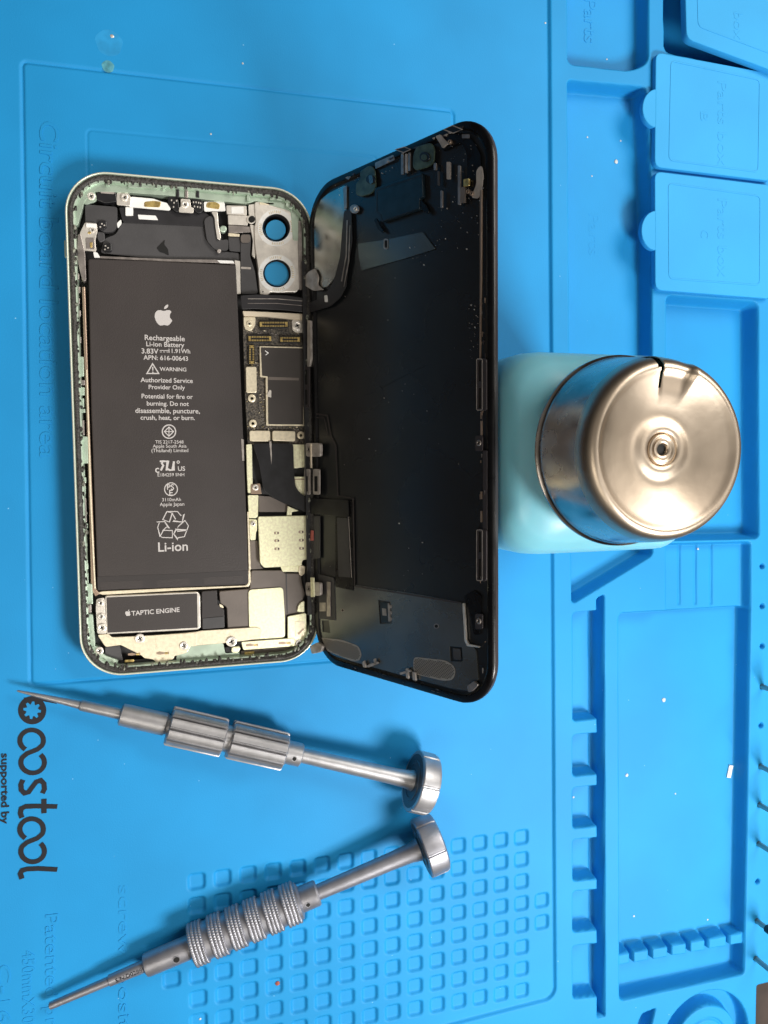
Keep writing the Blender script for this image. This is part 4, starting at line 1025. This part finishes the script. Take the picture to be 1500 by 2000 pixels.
# reflective lower plate with cut-outs
low = dpl('lower_plate', [(621, 1128), (654, 1132), (655, 1146), (690, 1152), (692, 1142), (800, 1158), (903, 1176), (908, 1200), (912, 1256), (930, 1268), (934, 1330), (918, 1350), (880, 1344), (760, 1312), (660, 1284), (634, 1272), (622, 1240)], .0, .3, m_screenplate, SCR, 1.2, .05,
          holes=([(739, 1172), (762, 1175), (765, 1218), (742, 1218)], [(629, 1212), (642, 1212), (645, 1236), (630, 1234)], [(878, 1262), (902, 1264), (904, 1292), (880, 1292)]))
dpl('chip_window', [(742, 1176), (760, 1178), (762, 1215), (744, 1215)], -.05, .15, m_blueplate, SCR, .6); dpl('window_rail', [(757, 1178), (760, 1178), (762, 1214), (758, 1214)], .25, .4, m_bar, SCR, .2)
for y_ in (1182, 1194, 1206): dpl('window_tooth', rect(760, y_, 764, y_ + 6), .2, .3, m_bar, SCR, .2)
dpl('chip_label', [(746, 1188), (754, 1189), (755, 1203), (747, 1202)], .03, .06, m_bar, SCR, .1, 0)
for c_, r_ in (((852, 1223), 5), ((669, 1192), 3)): 
    dpl('round_bore', circ(*c_, r_, 18), .08, .1, m_bar, SCR, 0, 0); dpl('round_bore', circ(*c_, r_ * .65, 18), .12, .1, m_hole, SCR, 0, 0)
dpl('inner_window', [(884, 1266), (899, 1267), (900, 1289), (886, 1288)], .05, .1, m_gray, SCR, .5)
# grille meshes
def mesh_pad(pts, parent):
    dpl('grille', pts, .12, .15, m_mesh, parent, 1.6, 0)
    P = np.array([TILT.un(x, y, .12) for x, y in pts]); c_ = P.mean(0); x0, y0 = P.min(0) + .5; x1, y1 = P.max(0) - .5; gs = []
    pol = [tuple(p) for p in P]
    yy = y0; row = 0
    while yy < y1:
        xx = x0 + (.32 if row % 2 else 0)
        while xx < x1:
            if sdf(pol, 1.6, np.array(xx), np.array(yy)) < -.35: gs.append(box_geo(xx - .21, xx + .21, yy - .11, yy + .11, .1, .15))
            xx += .64
        yy += .38; row += 1
    V_, F_ = merge(gs); mk('grille_openings', (TILT.to(V_), F_), m_hole, parent)
mesh_pad([(807, 1283), (872, 1290), (890, 1304), (886, 1328), (866, 1330), (808, 1316)], SCR)
mesh_pad([(624, 1245), (668, 1250), (700, 1262), (706, 1278), (702, 1290), (690, 1292), (640, 1272), (628, 1262)], SCR)
# bright bare area top left
dpl('bare_metal_plate', [(612, 420), (620, 396), (640, 378), (676, 360), (678, 400), (672, 440), (668, 490), (655, 540), (640, 560), (610, 566)], .05, .35, m_mirror, SCR, 1.5)
dpl('plate_edge', [(670, 366), (677, 362), (677, 405), (672, 410)], .2, .2, m_bar, SCR, .2)
dpl('dirt_patch', [(603, 530), (615, 524), (622, 540), (620, 556), (632, 566), (612, 568), (592, 556), (590, 545)], .9, .4, m_clip, SCR, .8)
# flex along the screen edge
dpl('screen_ribbon', [(672, 410), (686, 412), (688, 470), (680, 520), (676, 560), (664, 582), (645, 598), (606, 610), (602, 592), (630, 580), (645, 562), (654, 540), (664, 500), (668, 450)], .75, .2, m_flex, SCR, 1.0)
for q_ in ([(677, 430), (679, 430), (677, 500), (668, 550), (666, 549), (675, 500)], [(683, 440), (684, 440), (682, 510), (672, 560), (671, 560), (680, 508)]):
    dpl('ribbon_line', q_, .9, .06, m_bar, SCR, 0, 0)
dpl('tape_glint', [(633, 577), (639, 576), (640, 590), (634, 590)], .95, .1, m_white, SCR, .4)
dpl('film_window', [(699, 476), (760, 467), (826, 453), (850, 486), (790, 505), (707, 528), (701, 505)], .02, .12, m_window, SCR, .3, 0)
dpl('oval_hole', rnd([(749, 466), (758, 466), (758, 487), (749, 487)], 4), .18, .1, m_bar, SCR, 0, 0); dpl('oval_hole', rnd([(751, 469), (756, 469), (756, 484), (751, 484)], 2.5), .24, .08, m_hole, SCR, 0, 0)
# earpiece speaker and sensors
ear = dpl('earpiece_speaker', [(731, 368), (824, 337), (826, 384), (819, 388), (819, 408), (745, 434), (741, 420), (733, 414)], 1.1, 1.2, m_blueplate, SCR, .5, .15)
dpl('cover_outline', [(734, 371), (822, 341), (822, 344), (737, 373), (737, 412), (744, 418), (747, 430), (815, 407), (815, 409), (745, 433), (741, 420), (734, 414)], 1.16, .1, m_black, SCR, 0, 0)
for q_ in ([(735, 425), (742, 440), (750, 452), (747, 455), (738, 448), (730, 430)], [(822, 390), (832, 400), (838, 414), (834, 418), (824, 410), (818, 398)]):
    dpl('wire_bend', q_, .9, .4, m_frame, SCR, .5)
dpl('sensor_seal', [(695, 357), (704, 350), (702, 335), (722, 322), (732, 330), (734, 365), (726, 378), (705, 384), (694, 380)], .8, .5, m_green, SCR, 1.2, .15)
dpl('lens_ring', circ(723, 350, 9, 24), 1.1, .4, m_black, SCR, 0, .1); dpl('sensor_lens', rnd([(719, 343), (727, 341), (729, 357), (722, 360)], 4), 1.25, .1, m_screenplate, SCR, 0, 0)
dpl('round_boss', circ(692, 408, 9, 24), .7, .4, m_bar, SCR, 0, .1); screw('screw', 694, 408, .8, 5, SCR, None, TILT)
dpl('camera_seal', [(807, 300), (814, 286), (842, 278), (849, 290), (847, 318), (836, 326), (812, 333), (806, 326)], .9, .5, m_green, SCR, 1.4, .15)
dpl('lens_ring', circ(829, 306, 10, 24), 1.2, .4, m_black, SCR, 0, .1); dpl('sensor_lens', circ(828, 307, 6, 18), 1.35, .1, m_green, SCR, 0, .05)
dpl('seal_patch', [(732, 318), (768, 302), (771, 312), (733, 330)], .5, .2, m_bar, SCR, .4)
for x0, x1, y0, y1, mm in ((783, 788, 302, 341, m_bar), (791, 795, 300, 338, m_clip), (797, 801, 298, 334, m_bar), (872, 879, 316, 350, m_clip), (894, 899, 323, 400, m_bar), (847, 852, 318, 332, m_bar), (860, 864, 372, 406, m_bar), (854, 857, 334, 362, m_gray), (899, 908, 365, 396, m_warmgray)):
    dpl('contact_bar', [(x0, y0), (x1, y0), (x1, y1), (x0, y1)], .9, .5, mm, SCR, .3)
for q_ in ([(772, 292), (790, 287), (802, 292), (788, 298)], [(867, 253), (884, 245), (903, 253), (885, 260)]):
    dpl('edge_clip', q_, 1.5, .5, m_black, SCR, .2, .08); 
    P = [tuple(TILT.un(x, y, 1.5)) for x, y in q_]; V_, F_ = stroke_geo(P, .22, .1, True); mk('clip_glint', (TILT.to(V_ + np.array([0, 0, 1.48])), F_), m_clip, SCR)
dpl('gold_block', [(905, 350), (916, 348), (916, 362), (905, 365)], 1.1, .6, m_gold, SCR, .3)
dpl('corner_plate', [(860, 268), (878, 262), (905, 262), (925, 276), (938, 300), (940, 340), (932, 388), (912, 388), (912, 300), (900, 278), (862, 296)], .3, .3, m_frame, SCR, 1.)
dpl('residue', [(930, 332), (940, 322), (944, 340), (941, 372), (934, 388), (920, 386), (930, 360)], .62, .25, m_clip, SCR, .8)
dpl('residue', [(850, 266), (860, 262), (868, 272), (876, 280), (864, 290), (860, 282)], .75, .3, m_clip, SCR, .5)
dpl('printed_mark', [(902, 262), (917, 262), (917, 270), (902, 270)], .7, .06, m_bar, SCR, .3, 0)
for x_, y_ in ((914, 374), (921, 378), (878, 277)): screw('screw', x_, y_, .8, 4.5, SCR, m_brown, TILT)
# right rail with slots and screws
dpl('side_rail', [(937, 372), (941, 370), (940, 540), (938, 700), (936, 700), (937, 540)], .8, .5, m_brown, SCR, .1)
for y0, y1 in ((700, 802), (1034, 1135)):
    ym = (y0 + y1) / 2
    dpl('slotted_rail', [(930, y0), (950, y0), (950, y1), (930, y1)], 1.0, .5, m_edge, SCR, .8, .08, holes=(rnd(rect(934, y0 + 4, 939, ym - 5), 2), rnd(rect(934, ym + 6, 939, y1 - 4), 2)))
    for a_, b_ in ((y0 + 4, ym - 5), (ym + 6, y1 - 4)): dpl('slot_opening', rnd(rect(934, a_, 939, b_), 2), .55, .1, m_hole, SCR, 0, 0)
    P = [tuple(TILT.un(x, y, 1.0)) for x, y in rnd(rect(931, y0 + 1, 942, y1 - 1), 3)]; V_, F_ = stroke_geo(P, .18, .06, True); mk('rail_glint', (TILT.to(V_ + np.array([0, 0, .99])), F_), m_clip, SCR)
for y_ in (865, 1213):
    dpl('screw_tab', rnd(rect(928, y_ - 14, 942, y_ + 16), 3), .8, .5, m_edge, SCR, .4); screw('screw', 935, y_, .95, 6, SCR, m_bar, TILT)
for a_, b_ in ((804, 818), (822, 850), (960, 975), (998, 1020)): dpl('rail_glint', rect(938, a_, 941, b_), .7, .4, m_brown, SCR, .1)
dpl('side_rail', [(943, 880), (951, 880), (951, 1034), (943, 1034)], .66, .3, m_edge, SCR, .2)
dpl('corner_hook', [(903, 1178), (907, 1178), (911, 1250), (916, 1258), (936, 1262), (936, 1265), (912, 1262), (907, 1252)], .45, .5, m_steel, SCR, .2)
dpl('residue', [(905, 1165), (925, 1152), (940, 1162), (938, 1240), (925, 1240), (918, 1200)], .1, .3, m_frame, SCR, .8)
for q_ in ([(707, 1294), (711, 1290), (714, 1304), (709, 1303)], [(716, 1300), (736, 1292), (738, 1296), (718, 1304)], [(729, 1288), (732, 1286), (734, 1298), (731, 1298)], [(792, 1306), (796, 1305), (798, 1326), (793, 1324)], [(780, 1314), (800, 1308), (802, 1312), (782, 1318)], [(805, 1312), (810, 1313), (812, 1330), (806, 1328)]):
    dpl('edge_spring', q_, 1.0, .6, m_clip, SCR, .2)
dpl('corner_clip', [(912, 1340), (926, 1330), (934, 1338), (922, 1350), (914, 1352)], 1.0, .7, m_bar, SCR, .5)
# panel outlines on the black film
def dline(pts, wd, h, mat=m_edge, name='film_ridge'):
    P = [tuple(TILT.un(x, y, h)) for x, y in pts]; V_, F_ = stroke_geo(P, wd, .12); mk(name, (TILT.to(V_ + np.array([0, 0, h])), F_), mat, SCR, 30)
dline([(617, 808), (640, 812), (646, 850), (656, 870), (660, 968), (690, 973), (693, 1145), (780, 1158), (902, 1178)], .45, 0)
dline([(608, 815), (634, 816), (640, 850)], .3, 0)
dpl('connector_tape', [(655, 975), (688, 978), (690, 1154), (655, 1146)], .2, .25, m_frame, SCR, .4)
dpl('tape_strip', [(658, 1011), (679, 1012), (684, 1128), (661, 1126)], .3, .1, m_gray, SCR, .2, 0); dline([(679, 980), (681, 1010), (687, 1128)], .2, .3, m_clip, 'tape_edge')
dpl('driver_board', [(616, 1120), (652, 1128), (655, 1212), (622, 1208)], .25, .3, m_gray, SCR, .4)
dpl('label_bar', [(638, 1136), (645, 1137), (645, 1204), (638, 1204)], .6, .3, m_bar, SCR, .2); dpl('small_label', rect(624, 1177, 636, 1194), .3, .08, m_bar, SCR, .1, 0)
dpl('cable_end', [(601, 973), (680, 976), (681, 1010), (603, 1003)], .7, .15, m_black, SCR, .4)
dpl('dock_strip', [(612, 1008), (625, 1008), (625, 1090), (612, 1092)], .5, .2, m_gray, SCR, .3)
dpl('red_strip', [(607, 1036), (611.5, 1036), (611, 1056), (606, 1056)], .9, .3, m_red, SCR, .2)
for i in range(150):
    x_, y_ = random.choice([(random.uniform(870, 942), random.uniform(262, 400)), (random.uniform(640, 860), 0), (random.uniform(880, 938), random.uniform(300, 460)), (random.uniform(780, 930), random.uniform(400, 520)), (random.uniform(640, 930), random.uniform(430, 1120)), (random.uniform(915, 938), random.uniform(590, 700))])
    if y_ == 0: y_ = 358 - (x_ - 640) * .455 + random.uniform(6, 40)
    w_ = random.uniform(.4, 1.7); a_ = random.uniform(0, 3)
    dpl('dust_flake', [(x_ - w_, y_ - .5), (x_ + w_ * math.cos(a_), y_ - w_ * math.sin(a_)), (x_ + w_ * .5, y_ + w_)], .1 if x_ < 880 else .4, .08, random.choice([m_clip, m_white, m_bar]), SCR, 0, 0)
# hinge-side clips
for y0, y1, x0, x1 in ((716, 796, 592, 604), (916, 966, 594, 605), (916, 966, 611, 624)):
    o_ = dpl('hinge_rail', rect(x0, y0, x1, y1), 1.5, .5, m_edge if y0 < 900 else m_clip, SCR, .6, .1)
    ym = (y0 + y1) / 2
    for a_, b_ in (((y0 + 6, ym - 5), (ym + 5, y1 - 6)) if y0 < 900 else ((y0 + 14, y1 - 6),)): dpl('slot_opening', rnd(rect(x0 + 3, a_, x1 - 4, b_), 1.5), 1.56, .06, m_hole, SCR, 0, 0)
dpl('hinge_wall', [(600, 625), (606, 626), (607, 700), (604, 716), (600, 716)], 1.3, .8, m_clip, SCR, .2)
for y_ in (878, 1150):
    dpl('clear_clip', rnd([(596, y_ - 13), (625, y_ - 13), (625, y_ + 14), (597, y_ + 14)], 5), 2.2, 1.2, m_clip, SCR, .4, .25)
    screw('screw', 603, y_, 2.3, 6.5, SCR, m_bar, TILT)
dpl('clip_post', [(606, 1128), (612, 1128), (613, 1166), (607, 1166)], 2.7, .5, m_sim, SCR, .2)
dpl('clip_post', [(605, 866), (607, 866), (608, 914), (606, 914)], 2.6, .4, m_foam, SCR, .1)
dpl('corner_bead', rnd([(604, 1262), (620, 1254), (630, 1262), (626, 1274), (608, 1278)], 4), 1.4, 1.2, m_clip, SCR, .4, .3)
for i in range(26):
    x_ = random.uniform(640, 900); y_ = random.choice([360 - (x_ - 640) * .455, 1292 + (x_ - 640) * .289]); up = y_ < 700
    y_ += random.uniform(1, 9) * (1 if up else -1); L_ = random.uniform(3, 9)
    dpl('edge_scuff', [(x_, y_), (x_ + L_, y_ + (-.455 if up else .289) * L_), (x_ + L_ * .7, y_ + random.uniform(1, 3))], .65, .3, random.choice([m_bar, m_clip, m_edge, m_edge]), SCR, .2, 0)
for i in range(30):
    x_ = random.uniform(936, 948); y_ = random.uniform(330, 1310); L_ = random.uniform(3, 14)
    dpl('edge_scuff', [(x_, y_), (x_ + random.uniform(1, 3), y_ + 1), (x_ + .5, y_ + L_)], .7, .3, random.choice([m_bar, m_brown, m_edge]), SCR, .1, 0)
mk('lower_fold', (TILT.to((g_ := plate_geo([[tuple(TILT.un(x, y, .3)) for x, y in [(707, 775), (800, 700), (830, 712)]]], -.2, .05, 0))[0]), g_[1]), m_glassblk, SCR)

# ------------------------------------------------------------------ loose bits lying on the mat
def crumb(px, py, rpx, label, mat=m_crumb, flat=.5, nm='crumb'):
    z = 0.
    for _ in range(4): c = U(px, py, z); z = zmat(*c)
    rr = rpx / 7.2; V_, F_ = lathe_geo([(rr * .75, 0), (rr, rr * flat * .5), (rr * .7, rr * flat * .95), (.001, rr * flat)], 9)
    V_ = V_ * (1 + .25 * (np.random.rand(len(V_), 3) - .5)); V_[:, 2] = np.maximum(V_[:, 2], 0)
    tag(mk(nm, (V_ + np.array([c[0], c[1], z]), F_), mat, None, 60, base=(c[0], c[1], z)), label, 'crumb', 'crumbs scattered over the mat')
CR = [(1203, 316, 5.5, 'largest white crumb, in the shallow tray beside the lid marked C'), (1147, 268, 2.4, 'tiny white crumb left of the largest crumb in the Parts tray'),
      (1212, 275, 2.4, 'tiny white crumb just above the largest crumb in the tray'), (1156, 344, 2.2, 'tiny white crumb below the largest crumb in the tray'),
      (1185, 116, 2.4, 'pale crumb near the lower edge of the top Parts tray'), (1296, 1367, 6, 'off-white crumb in the upper half of the long tray'),
      (1224, 1514, 5, 'off-white crumb near the left wall of the long tray'), (1319, 1550, 2.6, 'small pale crumb in the middle of the long tray'),
      (1238, 1789, 3, 'white crumb in the long tray above the comb-shaped bar'), (1382, 1796, 2.6, 'white crumb in the long tray close to the comb bar right end'),
      (1363, 1072, 3.4, 'pale crumb on the ridged step below the steel cap'), (1120, 1557, 3, 'white crumb on the rim beside the slotted channel'),
      (1065, 45, 2.6, 'white crumb beside the long edge of the sunken area, near the top'), (474, 124, 2.4, 'white crumb on the plain blue area above the phone'),
      (412, 262, 2.2, 'tiny pale crumb between the two outlines above the phone'), (391, 1990, 3, 'white crumb in a square well at the picture bottom')]
for c_ in CR: crumb(*c_)
crumb(542, 1920, 5.5, 'red-brown blob of residue in a square well below the knurled screwdriver', m_rust, .6, 'residue_blob')
c_ = U(1424, 1506, -6); g_ = box_geo(-1.0, 1.0, -2.6, 2.6, 0, .5); A_ = np.array(Matrix.Rotation(math.radians(-14), 3, 'Z'))
tag(mk('metal_sliver', (g_[0] @ A_.T + np.array([c_[0], c_[1], zmat(*c_) + .02]), g_[1]), m_steel, None, base=(c_[0], c_[1], zmat(*c_))), 'small silver metal sliver lying in the long tray beside its right wall', 'metal scrap')
def stain(px, py, rpx, mat, label, inner=None):
    c = U(px, py, 0); k = rpx / 6.2; z = zmat(*c) + .03; loops = [[(c[0] + k * (1 + .06 * math.sin(5 * t)) * math.cos(t), c[1] + k * math.sin(t)) for t in np.linspace(0, 2 * math.pi, 40, endpoint=False)]]
    if inner: loops.append([(c[0] + k * inner * math.cos(t), c[1] + k * inner * math.sin(t)) for t in np.linspace(0, 2 * math.pi, 32, endpoint=False)])
    return plate_geo(loops, z, .03, 0)
m_st = pbr('dried_drop', (.022, .29, .62), .35, var=.1, vscale=300); m_gst = pbr('green_flux', (.09, .33, .42), .3, var=.3, vscale=500)
mk('dried_stain', merge([stain(213, 84, 24, m_st, '')]), m_st, MAT)
mk('green_stain', merge([stain(211, 130, 11, m_gst, '')]), m_gst, MAT)
crumb(219, 71, 4, 'shiny flake on the round dried stain near the top left corner', m_steel, .3, 'flake')
print('objects', len(bpy.data.objects), 'verts mat', len(V))
